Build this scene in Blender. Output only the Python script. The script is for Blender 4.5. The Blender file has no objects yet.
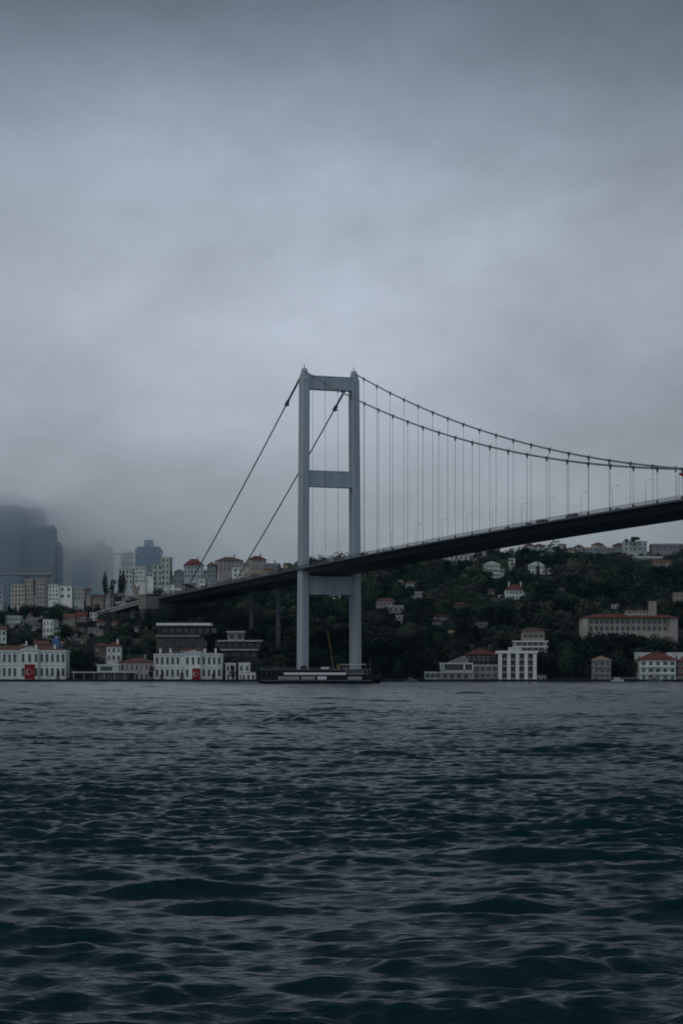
import bpy, bmesh, math, random
import numpy as np
from mathutils import Vector, Matrix

# ------------------------------------------------------------------ camera, world, sun, exposure
F = 2145.0                      # focal length in pixels of a 1024 px high frame
CX, HY, EYE = 341.5, 672.9, 4.5 # centre column, horizon row, eye height above the water
sc = bpy.context.scene
C = sc.collection
cam_d = bpy.data.cameras.new("camera")
cam = bpy.data.objects.new("camera", cam_d)
C.objects.link(cam)
cam.location = (0, 0, EYE)
cam.rotation_euler = (math.radians(90), 0, 0)
cam_d.sensor_fit = 'VERTICAL'
cam_d.sensor_height = 36.0
cam_d.sensor_width = 24.0
cam_d.lens = F / 1024 * 36.0
cam_d.shift_y = (HY - 512) / 1024
cam_d.clip_start = 0.5
cam_d.clip_end = 20000
cam_d.dof.use_dof = True
cam_d.dof.focus_distance = 420
cam_d.dof.aperture_fstop = 7.0
sc.camera = cam

SUN_EL, SUN_AZ = math.radians(48), math.radians(-125)     # azimuth measured from +Y towards +X: behind, to the left
world = bpy.data.worlds.new("World")
sc.world = world
world.use_nodes = True
nt = world.node_tree
nt.nodes.clear()
def N(t, tree=None, **kw):
    n = (tree or nt).nodes.new(t)
    for k, v in kw.items():
        setattr(n, k, v)
    return n
L = nt.links.new
w_out = N('ShaderNodeOutputWorld'); w_bg = N('ShaderNodeBackground')
w_bg.inputs['Strength'].default_value = 0.1
sky = N('ShaderNodeTexSky', sky_type='NISHITA', sun_disc=False)
sky.sun_elevation = SUN_EL
sky.sun_rotation = SUN_AZ
sky.air_density = 1.5; sky.dust_density = 3.0
tc = N('ShaderNodeTexCoord'); sep = N('ShaderNodeSeparateXYZ')
L(tc.outputs['Generated'], sep.inputs[0])
ramp = N('ShaderNodeValToRGB'); ramp.color_ramp.interpolation = 'B_SPLINE'
L(sep.outputs['Z'], ramp.inputs[0])
SKY = [(0.0, (.285, .328, .362)), (.045, (.292, .335, .374)), (.095, (.322, .360, .415)), (.150, (.380, .424, .500)),
       (.205, (.365, .412, .486)), (.255, (.245, .296, .358)), (.300, (.130, .170, .212)), (.38, (.072, .100, .128)), (.62, (.060, .084, .106)), (.85, (.09, .115, .135)), (1.0, (.12, .15, .17))]
el = ramp.color_ramp.elements
while len(el) < len(SKY): el.new(.5)
for e, (p, c) in zip(el, SKY):
    e.position = p; e.color = (*c, 1)
# cloud deck: broad soft bands stretched sideways, in directions of the sky
mp = N('ShaderNodeMapping'); mp.inputs['Scale'].default_value = (1.7, 1.0, 2.9); mp.inputs['Location'].default_value = (.35, .2, .1)
mp.inputs['Rotation'].default_value = (0, math.radians(9), 0)
L(tc.outputs['Generated'], mp.inputs['Vector'])
nz = N('ShaderNodeTexNoise'); nz.inputs['Scale'].default_value = 4.2; nz.inputs['Detail'].default_value = 8; nz.inputs['Roughness'].default_value = .58
nz.inputs['Distortion'].default_value = .12
L(mp.outputs[0], nz.inputs['Vector'])
mr = N('ShaderNodeMapRange'); mr.inputs['From Min'].default_value = .28; mr.inputs['From Max'].default_value = .72
mr.inputs['To Min'].default_value = .76; mr.inputs['To Max'].default_value = 1.22
L(nz.outputs['Fac'], mr.inputs['Value'])
# unseen sky behind the camera is brightened to light the facades facing it
mb = N('ShaderNodeMapRange'); mb.inputs['From Min'].default_value = .1; mb.inputs['From Max'].default_value = -.9
mb.inputs['To Min'].default_value = 10.0; mb.inputs['To Max'].default_value = 23.0
L(sep.outputs['Y'], mb.inputs['Value'])
spot = N('ShaderNodeVectorMath', operation='DISTANCE'); spot.inputs[1].default_value = (-.02, .975, .185)
L(tc.outputs['Generated'], spot.inputs[0])
ms = N('ShaderNodeMapRange', interpolation_type='SMOOTHERSTEP'); ms.inputs['From Min'].default_value = .03; ms.inputs['From Max'].default_value = .27
ms.inputs['To Min'].default_value = 1.17; ms.inputs['To Max'].default_value = .76
L(spot.outputs['Value'], ms.inputs['Value'])
m0 = N('ShaderNodeMath', operation='MULTIPLY'); L(mr.outputs[0], m0.inputs[0]); L(ms.outputs[0], m0.inputs[1])
mm = N('ShaderNodeMath', operation='MULTIPLY'); L(m0.outputs[0], mm.inputs[0]); L(mb.outputs[0], mm.inputs[1])
vm = N('ShaderNodeVectorMath', operation='SCALE'); L(ramp.outputs['Color'], vm.inputs[0]); L(mm.outputs[0], vm.inputs['Scale'])
mix = N('ShaderNodeMix', data_type='RGBA'); mix.inputs['Factor'].default_value = .06
L(vm.outputs[0], mix.inputs['A']); L(sky.outputs[0], mix.inputs['B'])
L(mix.outputs['Result'], w_bg.inputs['Color']); L(w_bg.outputs[0], w_out.inputs['Surface'])

sun_d = bpy.data.lights.new("sun", 'SUN'); sun_d.energy = 0.5; sun_d.angle = math.radians(25); sun_d.color = (1, .96, .9); sun_d.specular_factor = 0.0
sun = bpy.data.objects.new("sun", sun_d); C.objects.link(sun)
sdir = Vector((math.cos(SUN_EL) * math.sin(SUN_AZ), math.cos(SUN_EL) * math.cos(SUN_AZ), math.sin(SUN_EL)))
sun.rotation_euler = sdir.to_track_quat('Z', 'Y').to_euler()

vs = sc.view_settings
vs.view_transform = 'Standard'; vs.look = 'None'; vs.exposure = 0.0; vs.gamma = 1.0; vs.use_curve_mapping = False
cy = sc.cycles
cy.use_denoising = True
cy.max_bounces = 16; cy.diffuse_bounces = 2; cy.glossy_bounces = 3; cy.volume_bounces = 16; cy.transmission_bounces = 2
cy.filter_width = 1.9
cy.caustics_reflective = False; cy.caustics_refractive = False

rnd = random.Random(11)
rng = np.random.default_rng(5)

# ------------------------------------------------------------------ helpers
def X_at(px, Y): return (px - CX) * Y / F
def Z_at(py, Y): return EYE + (HY - py) * Y / F
def P_at(x, y, z): return CX + F * x / y, HY - F * (z - EYE) / y

def material(name, col, rough=.7, var=.12, scale=.6, metallic=0., spec=.3, objvar=0., stretch=None, col2=None):
    m = bpy.data.materials.new(name); m.use_nodes = True
    t = m.node_tree; b = t.nodes['Principled BSDF']
    b.inputs['Roughness'].default_value = rough; b.inputs['Metallic'].default_value = metallic
    b.inputs['Specular IOR Level'].default_value = spec
    g = N('ShaderNodeTexCoord', t); n = N('ShaderNodeTexNoise', t)
    n.inputs['Scale'].default_value = scale; n.inputs['Detail'].default_value = 5
    src = g.outputs['Object']
    if stretch:
        mpn = N('ShaderNodeMapping', t); mpn.inputs['Scale'].default_value = stretch
        t.links.new(src, mpn.inputs['Vector']); src = mpn.outputs[0]
    t.links.new(src, n.inputs['Vector'])
    r = N('ShaderNodeValToRGB', t)
    c2 = col2 or tuple(c * (1 + var) for c in col)
    r.color_ramp.elements[0].position = .32; r.color_ramp.elements[1].position = .68
    r.color_ramp.elements[0].color = (*[c * (1 - var) for c in col], 1)
    r.color_ramp.elements[1].color = (*[min(1, c) for c in c2], 1)
    t.links.new(n.outputs['Fac'], r.inputs[0])
    out = r.outputs[0]
    if objvar:
        oi = N('ShaderNodeObjectInfo', t); mrr = N('ShaderNodeMapRange', t)
        mrr.inputs['To Min'].default_value = 1 - objvar; mrr.inputs['To Max'].default_value = 1 + objvar
        t.links.new(oi.outputs['Random'], mrr.inputs['Value'])
        sc_ = N('ShaderNodeVectorMath', t, operation='SCALE')
        t.links.new(out, sc_.inputs[0]); t.links.new(mrr.outputs[0], sc_.inputs['Scale']); out = sc_.outputs[0]
    t.links.new(out, b.inputs['Base Color'])
    return m

M = {}
def mat(k, *a, **kw): M[k] = material(k, *a, **kw)
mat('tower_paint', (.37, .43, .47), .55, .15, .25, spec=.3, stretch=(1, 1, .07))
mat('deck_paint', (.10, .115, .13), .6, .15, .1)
mat('cable_steel', (.20, .225, .25), .6, .12, .3)
mat('hanger_steel', (.24, .26, .28), .6, .1, .3)
mat('clamp_steel', (.10, .115, .13), .6, .1, .5)
mat('asphalt', (.05, .05, .052), .9, .2, .3)
mat('pier_paint', (.085, .10, .11), .7, .12, .2)
mat('concrete', (.26, .27, .265), .85, .2, .15)
mat('dark_concrete', (.075, .085, .09), .85, .25, .15)
mat('tan_grey', (.20, .215, .19), .85, .2, .3)
mat('quay_stone', (.035, .04, .043), .9, .35, .2)
mat('white_wall', (.70, .74, .70), .75, .2, .45, stretch=(1, 1, .22), objvar=.12)
mat('bright_white', (.80, .82, .80), .65, .05, .2)
mat('grey_white', (.48, .51, .51), .8, .2, .45, stretch=(1, 1, .22), objvar=.12)
mat('cream_wall', (.46, .43, .37), .8, .2, .45, stretch=(1, 1, .22), objvar=.12)
mat('pink_wall', (.40, .355, .345), .8, .2, .45, stretch=(1, 1, .22), objvar=.12)
mat('brown_dark', (.085, .08, .075), .85, .25, .2)
mat('brown_wall', (.14, .115, .10), .85, .2, .2)
mat('tan_wall', (.36, .31, .25), .85, .15, .15)
mat('grey_wall', (.27, .29, .30), .85, .15, .15)
mat('dark_wall', (.055, .06, .065), .8, .25, .2)
mat('pale_green_wall', (.48, .53, .47), .8, .12, .15)
mat('red_tile', (.150, .055, .046), .85, .28, .9)
mat('brown_tile', (.15, .085, .07), .85, .28, .9)
mat('tan_tile', (.30, .22, .16), .85, .25, .9)
mat('grey_roof', (.19, .20, .205), .8, .2, .4)
mat('pale_roof', (.42, .45, .44), .8, .15, .4)
mat('glass', (.018, .024, .030), .15, .3, .4, spec=.5)
mat('blue_glass', (.24, .32, .41), .3, .15, .05, spec=.5)
mat('tower_band', (.30, .37, .42), .6, .1, .1)
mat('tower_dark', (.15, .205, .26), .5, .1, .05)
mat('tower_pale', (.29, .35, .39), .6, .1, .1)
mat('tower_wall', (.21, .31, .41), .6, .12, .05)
mat('frame', (.44, .47, .46), .7, .05, 1)
mat('blind', (.22, .23, .23), .8, .1, 1)
mat('flag_red', (.27, .014, .026), .8, .08, 1)
mat('flag_white', (.5, .46, .46), .8, .03, 1)
mat('blue_tarp', (.035, .12, .26), .6, .25, .5)
mat('hull_black', (.006, .007, .009), .45, .25, .3)
mat('boat_white', (.78, .80, .80), .5, .06, .4)
mat('boat_grey', (.16, .18, .19), .6, .15, .4)
mat('boat_dark', (.014, .016, .019), .6, .2, .4)
mat('yellow_paint', (.20, .135, .05), .6, .2, .8)
mat('rubber', (.02, .02, .02), .9, .1, 1)
mat('bark', (.05, .04, .032), .95, .25, 1.2)
mat('car_dark', (.02, .022, .026), .5, .1, 1, spec=.2)
mat('car_white', (.6, .62, .62), .4, .05, 1, spec=.5)
mat('leaf_dark', (.007, .019, .018), .9, .35, .22, objvar=.4, col2=(.013, .032, .027))
mat('leaf_mid', (.020, .042, .030), .9, .35, .22, objvar=.5, col2=(.042, .074, .048))
mat('leaf_fresh', (.055, .085, .048), .9, .3, .22, objvar=.4, col2=(.10, .135, .075))
mat('leaf_brown', (.052, .048, .048), .9, .3, .22, objvar=.4, col2=(.085, .078, .078))
mat('leaf_cypress', (.012, .020, .016), .9, .3, .3, objvar=.25)

_t = M['tower_paint'].node_tree; _b = _t.nodes['Principled BSDF']; _src = _b.inputs['Base Color'].links[0].from_socket
_g = N('ShaderNodeTexCoord', _t); _s = N('ShaderNodeSeparateXYZ', _t); _t.links.new(_g.outputs['Object'], _s.inputs[0])
_m = N('ShaderNodeMath', _t, operation='MODULO'); _m.inputs[1].default_value = 9.0; _t.links.new(_s.outputs['Z'], _m.inputs[0])
_c = N('ShaderNodeMath', _t, operation='LESS_THAN'); _c.inputs[1].default_value = .45; _t.links.new(_m.outputs[0], _c.inputs[0])
_x = N('ShaderNodeMix', _t, data_type='RGBA', blend_type='MULTIPLY'); _x.inputs['B'].default_value = (.86, .86, .86, 1)     # bolted plate joints
_t.links.new(_c.outputs[0], _x.inputs['Factor']); _t.links.new(_src, _x.inputs['A']); _t.links.new(_x.outputs['Result'], _b.inputs['Base Color'])

class MB:
    """collects faces of one mesh"""
    def __init__(s): s.v, s.f, s.m, s.mats = [], [], [], []
    def mi(s, k):
        if k not in s.mats: s.mats.append(k)
        return s.mats.index(k)
    def face(s, pts, k):
        b = len(s.v); s.v += [tuple(p) for p in pts]; s.f.append(tuple(range(b, b + len(pts)))); s.m.append(s.mi(k)); return s
    def poly(s, verts, faces, k):
        b = len(s.v); s.v += [tuple(p) for p in verts]
        for f in faces: s.f.append(tuple(b + i for i in f)); s.m.append(s.mi(k))
        return s
    def box(s, x0, x1, y0, y1, z0, z1, k):
        v = [(x0, y0, z0), (x1, y0, z0), (x1, y1, z0), (x0, y1, z0), (x0, y0, z1), (x1, y0, z1), (x1, y1, z1), (x0, y1, z1)]
        return s.poly(v, [(0, 3, 2, 1), (4, 5, 6, 7), (0, 1, 5, 4), (1, 2, 6, 5), (2, 3, 7, 6), (3, 0, 4, 7)], k)
    def frustum(s, b0, b1, z0, z1, k):       # b = (x0,x1,y0,y1) at z0 and z1
        v = [(b0[0], b0[2], z0), (b0[1], b0[2], z0), (b0[1], b0[3], z0), (b0[0], b0[3], z0),
             (b1[0], b1[2], z1), (b1[1], b1[2], z1), (b1[1], b1[3], z1), (b1[0], b1[3], z1)]
        return s.poly(v, [(0, 3, 2, 1), (4, 5, 6, 7), (0, 1, 5, 4), (1, 2, 6, 5), (2, 3, 7, 6), (3, 0, 4, 7)], k)
    def tube(s, pts, r, k, n=8, r1=None):
        pts = [Vector(p) for p in pts]; b = len(s.v); m = len(pts)
        for i, p in enumerate(pts):
            d = (pts[min(i + 1, m - 1)] - pts[max(i - 1, 0)]).normalized()
            u = d.cross(Vector((0, 0, 1)) if abs(d.z) < .9 else Vector((1, 0, 0))).normalized(); w = u.cross(d)
            rr = r if r1 is None else r + (r1 - r) * i / (m - 1)
            for j in range(n):
                a = 2 * math.pi * j / n
                s.v.append(tuple(p + (u * math.cos(a) + w * math.sin(a)) * rr))
        q = s.mi(k)
        for i in range(m - 1):
            for j in range(n):
                s.f.append((b + i * n + j, b + i * n + (j + 1) % n, b + (i + 1) * n + (j + 1) % n, b + (i + 1) * n + j)); s.m.append(q)
        s.f.append(tuple(b + j for j in range(n))[::-1]); s.m.append(q)
        s.f.append(tuple(b + (m - 1) * n + j for j in range(n))); s.m.append(q)
        return s
    def hip(s, x0, x1, y0, y1, z, h, k, th=.3):
        s.box(x0, x1, y0, y1, z, z + th, k)
        z += th; w, d = x1 - x0, y1 - y0; ins = min(w, d) / 2
        if w >= d: a, c = (x0 + ins, (y0 + y1) / 2, z + h), (x1 - ins, (y0 + y1) / 2, z + h)
        else: a, c = ((x0 + x1) / 2, y0 + ins, z + h), ((x0 + x1) / 2, y1 - ins, z + h)
        v = [(x0, y0, z), (x1, y0, z), (x1, y1, z), (x0, y1, z), a, c]
        if w >= d: f = [(0, 1, 5, 4), (1, 2, 5), (2, 3, 4, 5), (3, 0, 4)]
        else: f = [(0, 1, 4), (1, 2, 5, 4), (2, 3, 5), (3, 0, 4, 5)]
        return s.poly(v, f, k)
    def gable(s, x0, x1, y0, y1, z, h, k, along='x'):
        if along == 'x':
            ym = (y0 + y1) / 2
            v = [(x0, y0, z), (x1, y0, z), (x1, y1, z), (x0, y1, z), (x0, ym, z + h), (x1, ym, z + h)]
            f = [(0, 1, 5, 4), (2, 3, 4, 5), (1, 2, 5), (3, 0, 4), (0, 3, 2, 1)]
        else:
            xm = (x0 + x1) / 2
            v = [(x0, y0, z), (x1, y0, z), (x1, y1, z), (x0, y1, z), (xm, y0, z + h), (xm, y1, z + h)]
            f = [(0, 1, 4), (1, 2, 5, 4), (2, 3, 5), (3, 0, 4, 5), (0, 3, 2, 1)]
        return s.poly(v, f, k)
    def mesh(s, name):
        me = bpy.data.meshes.new(name); me.from_pydata(s.v, [], s.f)
        for k in s.mats: me.materials.append(M[k])
        me.polygons.foreach_set('material_index', s.m); me.update()
        return me
    def build(s, name, parent=None):
        o = bpy.data.objects.new(name, s.mesh(name)); C.objects.link(o); o.parent = parent
        return o

def tag(o, label=None, cat=None, group=None, kind=None):
    if label: o['label'] = label
    if cat: o['category'] = cat
    if group: o['group'] = group
    if kind: o['kind'] = kind
    return o
def thing(name, label, cat, loc, rz=0., group=None):
    o = bpy.data.objects.new(name, None); C.objects.link(o); o.empty_display_size = .5
    o.location = loc; o.rotation_euler = (0, 0, rz)
    return tag(o, label, cat, group)
def shared(name, me, parent, loc=(0, 0, 0), rz=0.):
    o = bpy.data.objects.new(name, me); C.objects.link(o); o.parent = parent; o.location = loc; o.rotation_euler = (0, 0, rz)
    return o
def copy_tree(o, parent=None):
    c = o.copy(); C.objects.link(c); c.parent = parent
    for ch in list(o.children): copy_tree(ch, c)
    return c
def np_mesh(name, V, Q, mats, smooth=False, mi=None):
    me = bpy.data.meshes.new(name)
    me.vertices.add(len(V)); me.vertices.foreach_set('co', np.ascontiguousarray(V, np.float32).ravel())
    k = Q.shape[1]
    me.loops.add(Q.size); me.loops.foreach_set('vertex_index', np.ascontiguousarray(Q, np.int32).ravel())
    me.polygons.add(len(Q)); me.polygons.foreach_set('loop_start', np.arange(0, Q.size, k, dtype=np.int32))
    if mi is not None: me.polygons.foreach_set('material_index', mi.astype(np.int32))
    if smooth: me.polygons.foreach_set('use_smooth', np.ones(len(Q), bool))
    for m in mats: me.materials.append(m)
    me.update(calc_edges=True); me.validate()
    return me

# ------------------------------------------------------------------ terrain
TX = np.array([-3000, -420, -250, -180, -120, -60, 0, 80, 200, 400, 3000.])
TY = np.array([1150, 1166, 1250, 1350, 1450, 1550, 1650, 1750, 1900, 2200, 2800, 7000.])
TZ = np.array([
    [1.0] * 11,
    [1.6] * 11,
    [12, 12, 13, 15, 17, 18, 20, 22, 22, 20, 20],
    [24, 24, 27, 29, 30, 34, 40, 45, 46, 42, 40],
    [34, 35, 37, 39, 41, 50, 58, 66, 69, 66, 60],
    [40, 40, 41, 42, 50, 66, 74, 82, 86, 86, 80],
    [44, 44, 44, 45, 66, 78, 81, 87, 91, 92, 85],
    [50, 50, 49, 52, 68, 78, 81, 87, 91, 92, 85],
    [64, 64, 64, 64, 68, 74, 76, 80, 84, 84, 80],
    [66, 66, 66, 66, 66, 68, 70, 72, 74, 74, 74],
    [50, 50, 50, 50, 50, 50, 50, 50, 50, 50, 50],
    [30] * 11], float)
def terr(x, y):
    x = np.asarray(x, float); y = np.asarray(y, float)
    i = np.clip(np.searchsorted(TX, x) - 1, 0, len(TX) - 2); j = np.clip(np.searchsorted(TY, y) - 1, 0, len(TY) - 2)
    u = np.clip((x - TX[i]) / (TX[i + 1] - TX[i]), 0, 1); v = np.clip((y - TY[j]) / (TY[j + 1] - TY[j]), 0, 1)
    z = (TZ[j, i] * (1 - u) + TZ[j, i + 1] * u) * (1 - v) + (TZ[j + 1, i] * (1 - u) + TZ[j + 1, i + 1] * u) * v
    w = np.clip((y - 1180) / 120, 0, 1)
    return z + w * (1.3 * np.sin(x * .031 + y * .017) + 1.0 * np.sin(x * .067 - y * .043 + 1) + .5 * np.sin(x * .15 + y * .11))
def ground_Y(px, py):
    Ys = np.arange(1166, 3200, 1.0); z = terr(X_at(px, Ys), Ys)
    hit = np.nonzero(z >= Z_at(py, Ys))[0]
    return float(Ys[hit[0]]) if len(hit) else 1700.

gx = np.concatenate([np.linspace(-3000, -460, 40), np.arange(-450, 451, 7.), np.linspace(460, 3000, 40)])
gy = np.concatenate([np.array([1150, 1158.]), np.arange(1166, 1900, 7.), np.linspace(1910, 7000, 90)])
GX, GY = np.meshgrid(gx, gy); GZ = terr(GX, GY); GZ[0] = .93
idx = np.arange(GX.size).reshape(GX.shape)
Q = np.stack([idx[:-1, :-1], idx[:-1, 1:], idx[1:, 1:], idx[1:, :-1]], -1).reshape(-1, 4)
mat('hill_ground', (.014, .025, .022), .95, .35, .045, col2=(.034, .045, .036))
hill = bpy.data.objects.new('hillside', np_mesh('hillside', np.stack([GX, GY, GZ], -1).reshape(-1, 3), Q, [M['hill_ground']], True))
C.objects.link(hill); tag(hill, 'dark wooded hillside rising behind the far shore', kind='structure')
# quay along the far shore: stone edge, paved top
q = MB(); q.box(-3000, 3000, 1112, 1149.9, -4, .95, 'quay_stone'); q.box(-3000, 3000, 1111.6, 1113, .95, 1.15, 'quay_stone')
for x in np.arange(-300, 300, 8.5): q.box(x, x + .5, 1111.3, 1111.6, -1, .8, 'rubber')
tag(q.build('quay'), 'low dark stone quay along the far waterline', kind='structure')

# ------------------------------------------------------------------ water
def make_water():
    rows, y = [], 4.0
    while y < 1113:
        rows.append(y)
        y += .10 if y < 30 else (.075 if y < 75 else (.075 + (y - 75) * .0014 if y < 300 else (.39 + (y - 300) * .0011)))
    rows = np.array(rows + [1113.5]); nr = len(rows)
    nc = 640
    t = np.linspace(-1, 1, nc)
    lat = .20 * t / .72                                   # fine in the middle, then out to a wide skirt
    a = np.abs(t); out = a > .72
    lat[out] = np.sign(t[out]) * (.20 + 2.6 * ((a[out] - .72) / .28) ** 2.6)
    Xg = (rows[:, None] + 6) * lat[None, :]; Yg = np.repeat(rows[:, None], nc, 1)
    Xf, Yf = Xg.astype(np.float32), Yg.astype(np.float32)
    H = np.zeros_like(Xf); DX = np.zeros_like(Xf); DY = np.zeros_like(Xf)
    step = np.gradient(rows)
    g = np.random.default_rng(21)
    n = 280
    lam = np.exp(g.uniform(math.log(.34), math.log(17), n)); lam.sort()
    kp = 2 * math.pi / 3.6
    for l in lam:
        k = 2 * math.pi / l
        S = (math.exp(-.9 * (kp / k) ** 2) + .10 * math.exp(-((l - 9) / 4) ** 2)) * k ** -1.10         # amplitude over log-spaced wavelengths
        amp = .040 * S * g.uniform(.2, 1.8)
        spread = .24 if l > 4 else .30 if l > 2 else (.40 if l > 1.0 else .6)
        th = g.normal(-.12, spread) - math.pi / 2              # wind from beyond, blowing to the right and towards us
        kx, ky = k * math.cos(th), k * math.sin(th); ph = g.uniform(0, 2 * math.pi)
        r1 = np.searchsorted(-(l / step), -2.6)                # rows whose spacing resolves this wave
        ok = (l / step) > 2.6
        R = np.nonzero(ok)[0]
        if not len(R): continue
        R1 = R[-1] + 1
        fade = np.clip((l / step[:R1] - 2.6) / 1.5, 0, 1).astype(np.float32)[:, None] * amp
        p = (kx * Xf[:R1] + ky * Yf[:R1] + ph).astype(np.float32)
        s_, c_ = np.sin(p), np.cos(p)
        H[:R1] += fade * (c_ - (.30 * np.sin(2 * p) if l > .9 else 0))
        q_ = .6
        DX[:R1] -= fade * q_ * math.cos(th) * s_; DY[:R1] -= fade * q_ * math.sin(th) * s_
    # wind gusts: rougher and calmer patches
    ga = (1.10 - .56 * np.clip((Yf - 30) / 75, 0, 1) + .08 * np.clip((Yf - 200) / 350, 0, 1)) * (1 + .22 * np.sin(Xf * .051 + Yf * .043) * np.sin(Xf * .117 - Yf * .091 + 2) + .2 * np.sin(Xf * .021 + Yf * .034 + .5) * np.sin(Xf * .047 - Yf * .019) + .18 * np.sin(Yf * .11 + Xf * .05)).astype(np.float32)
    # a few steeper individual swells rolling in
    swells = [(5.4, 51.5, 3.3, .9, .34), (-2.4, 41, 1.6, .7, .14), (3.4, 32.5, 2.2, .9, .2), (-5.2, 36, 1.6, .6, .12), (6.6, 62.5, 1.3, .6, .16),
              (-12, 82, 2.8, .9, .2), (-20, 98, 4, 1.1, .2), (1.5, 94, 2.8, .9, .22), (13, 120, 5, 1.2, .24), (-3.2, 29.3, 1.2, .6, .1)]
    for i in range(520):
        d_ = math.exp(g.uniform(math.log(34), math.log(900))); f_ = .20 + .75 * g.random() ** 2.4
        swells.append((g.uniform(-.2, .2) * d_, d_, 1.75 * f_ * (1 + d_ / 260), .50 * f_ * (1 + d_ / 330), .125 * f_ * (1 + d_ / 420)))
    for (wx, wy, ln, wd, hh) in swells:
        r0, r1_ = np.searchsorted(rows, wy - 4 * wd - 2), np.searchsorted(rows, wy + 6 * wd + 2)
        Xs, Ys = Xf[r0:r1_], Yf[r0:r1_]; u_ = (Xs - wx) / ln; h1, h2 = wx * 3.7 % 6.28, wy * 2.9 % 6.28
        yy = Ys - wy - .10 * (Xs - wx) * math.sin(h1 * 5) - .30 * wd * np.sin(2.1 * u_ + h1) - .16 * wd * np.sin(5.3 * u_ + h2)
        H[r0:r1_] += hh / ga[r0:r1_] * np.exp(-u_ ** 2) * (1 + .22 * np.sin(4.1 * u_ + h2)) * np.exp(-np.where(yy < 0, (yy / (wd * .50)) ** 2, (yy / (wd * 1.8)) ** 2))
    V = np.stack([Xg + DX * ga, Yg + DY * ga, H * ga], -1)
    V[0, :, 2] = -.4; V[-1, :, 2] = np.minimum(V[-1, :, 2], .2)
    ii = np.arange(nr * nc).reshape(nr, nc)
    Qd = np.stack([ii[:-1, :-1], ii[:-1, 1:], ii[1:, 1:], ii[1:, :-1]], -1).reshape(-1, 4)
    m = bpy.data.materials.new('sea_water'); m.use_nodes = True
    t_ = m.node_tree; b = t_.nodes['Principled BSDF']
    b.inputs['Base Color'].default_value = (.004, .022, .032, 1); b.inputs['Roughness'].default_value = .17
    b.inputs['IOR'].default_value = 1.333; b.inputs['Specular Tint'].default_value = (.45, .86, 1, 1); b.inputs['Specular IOR Level'].default_value = .22
    gq = N('ShaderNodeTexCoord', t_)
    sy = N('ShaderNodeSeparateXYZ', t_); t_.links.new(gq.outputs['Object'], sy.inputs[0])
    lee = N('ShaderNodeMapRange', t_); lee.inputs['From Min'].default_value = 25; lee.inputs['From Max'].default_value = 420; lee.inputs['To Min'].default_value = 1.5; lee.inputs['To Max'].default_value = .6
    t_.links.new(sy.outputs['Y'], lee.inputs['Value'])
    prev = None
    for (scale, dist, stren, st) in ((1.5, .024, .5, (1, 1.7, 1)), (4.2, .014, .6, (.7, 1.8, 1)), (11, .006, .6, (.7, 1.6, 1))):
        mpn = N('ShaderNodeMapping', t_); mpn.inputs['Scale'].default_value = st; t_.links.new(gq.outputs['Object'], mpn.inputs['Vector'])
        nn = N('ShaderNodeTexNoise', t_); nn.inputs['Scale'].default_value = scale; nn.inputs['Detail'].default_value = 3
        t_.links.new(mpn.outputs[0], nn.inputs['Vector'])
        bp = N('ShaderNodeBump', t_); bp.inputs['Distance'].default_value = dist * 6.0
        ms = N('ShaderNodeMath', t_, operation='MULTIPLY'); ms.inputs[1].default_value = stren; t_.links.new(lee.outputs[0], ms.inputs[0]); t_.links.new(ms.outputs[0], bp.inputs['Strength'])
        t_.links.new(nn.outputs['Fac'], bp.inputs['Height'])
        if prev: t_.links.new(prev.outputs[0], bp.inputs['Normal'])
        prev = bp
    t_.links.new(prev.outputs[0], b.inputs['Normal'])
    o = bpy.data.objects.new('water', np_mesh('water', V.reshape(-1, 3), Qd, [m], True)); C.objects.link(o)
    tag(o, 'dark choppy strait water between the viewer and the far shore', kind='structure')
make_water()

# ------------------------------------------------------------------ the bridge
XT, DT, PHI, W = -19.955, 1139.15, math.radians(21.62), 28.88
ZT, ZM, C0, TOP, HALF = 59.97, 67.56, 3.75, 165.0, 537.0
rot = math.atan2(-math.cos(PHI), math.sin(PHI))
bridge = thing('suspension_bridge', 'grey steel suspension bridge crossing from the far shore overhead to the right', 'bridge', (XT, DT, 0), rot)
BR = Matrix.Translation((XT, DT, 0)) @ Matrix.Rotation(rot, 4, 'Z')
def deck_z(s):
    return ZT + (ZM - ZT) * (1 - (1 - s / HALF) ** 2) if s > 0 else ZT + s * (ZM - ZT) * 2 / HALF
def cable_z(s): return (ZM + C0) + (TOP - ZM - C0) * (1 - s / HALF) ** 2
def s_for(px, off):      # station along the bridge axis seen in column px, for a line `off` metres across
    r = (px - CX) / F; d = (math.sin(PHI), -math.cos(PHI)); n = (math.cos(PHI), math.sin(PHI))
    ax, ay = XT + n[0] * off, DT + n[1] * off
    return (r * ay - ax) / (d[0] - r * d[1])
def bw(s, off, z): return BR @ Vector((s, off, z))

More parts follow.
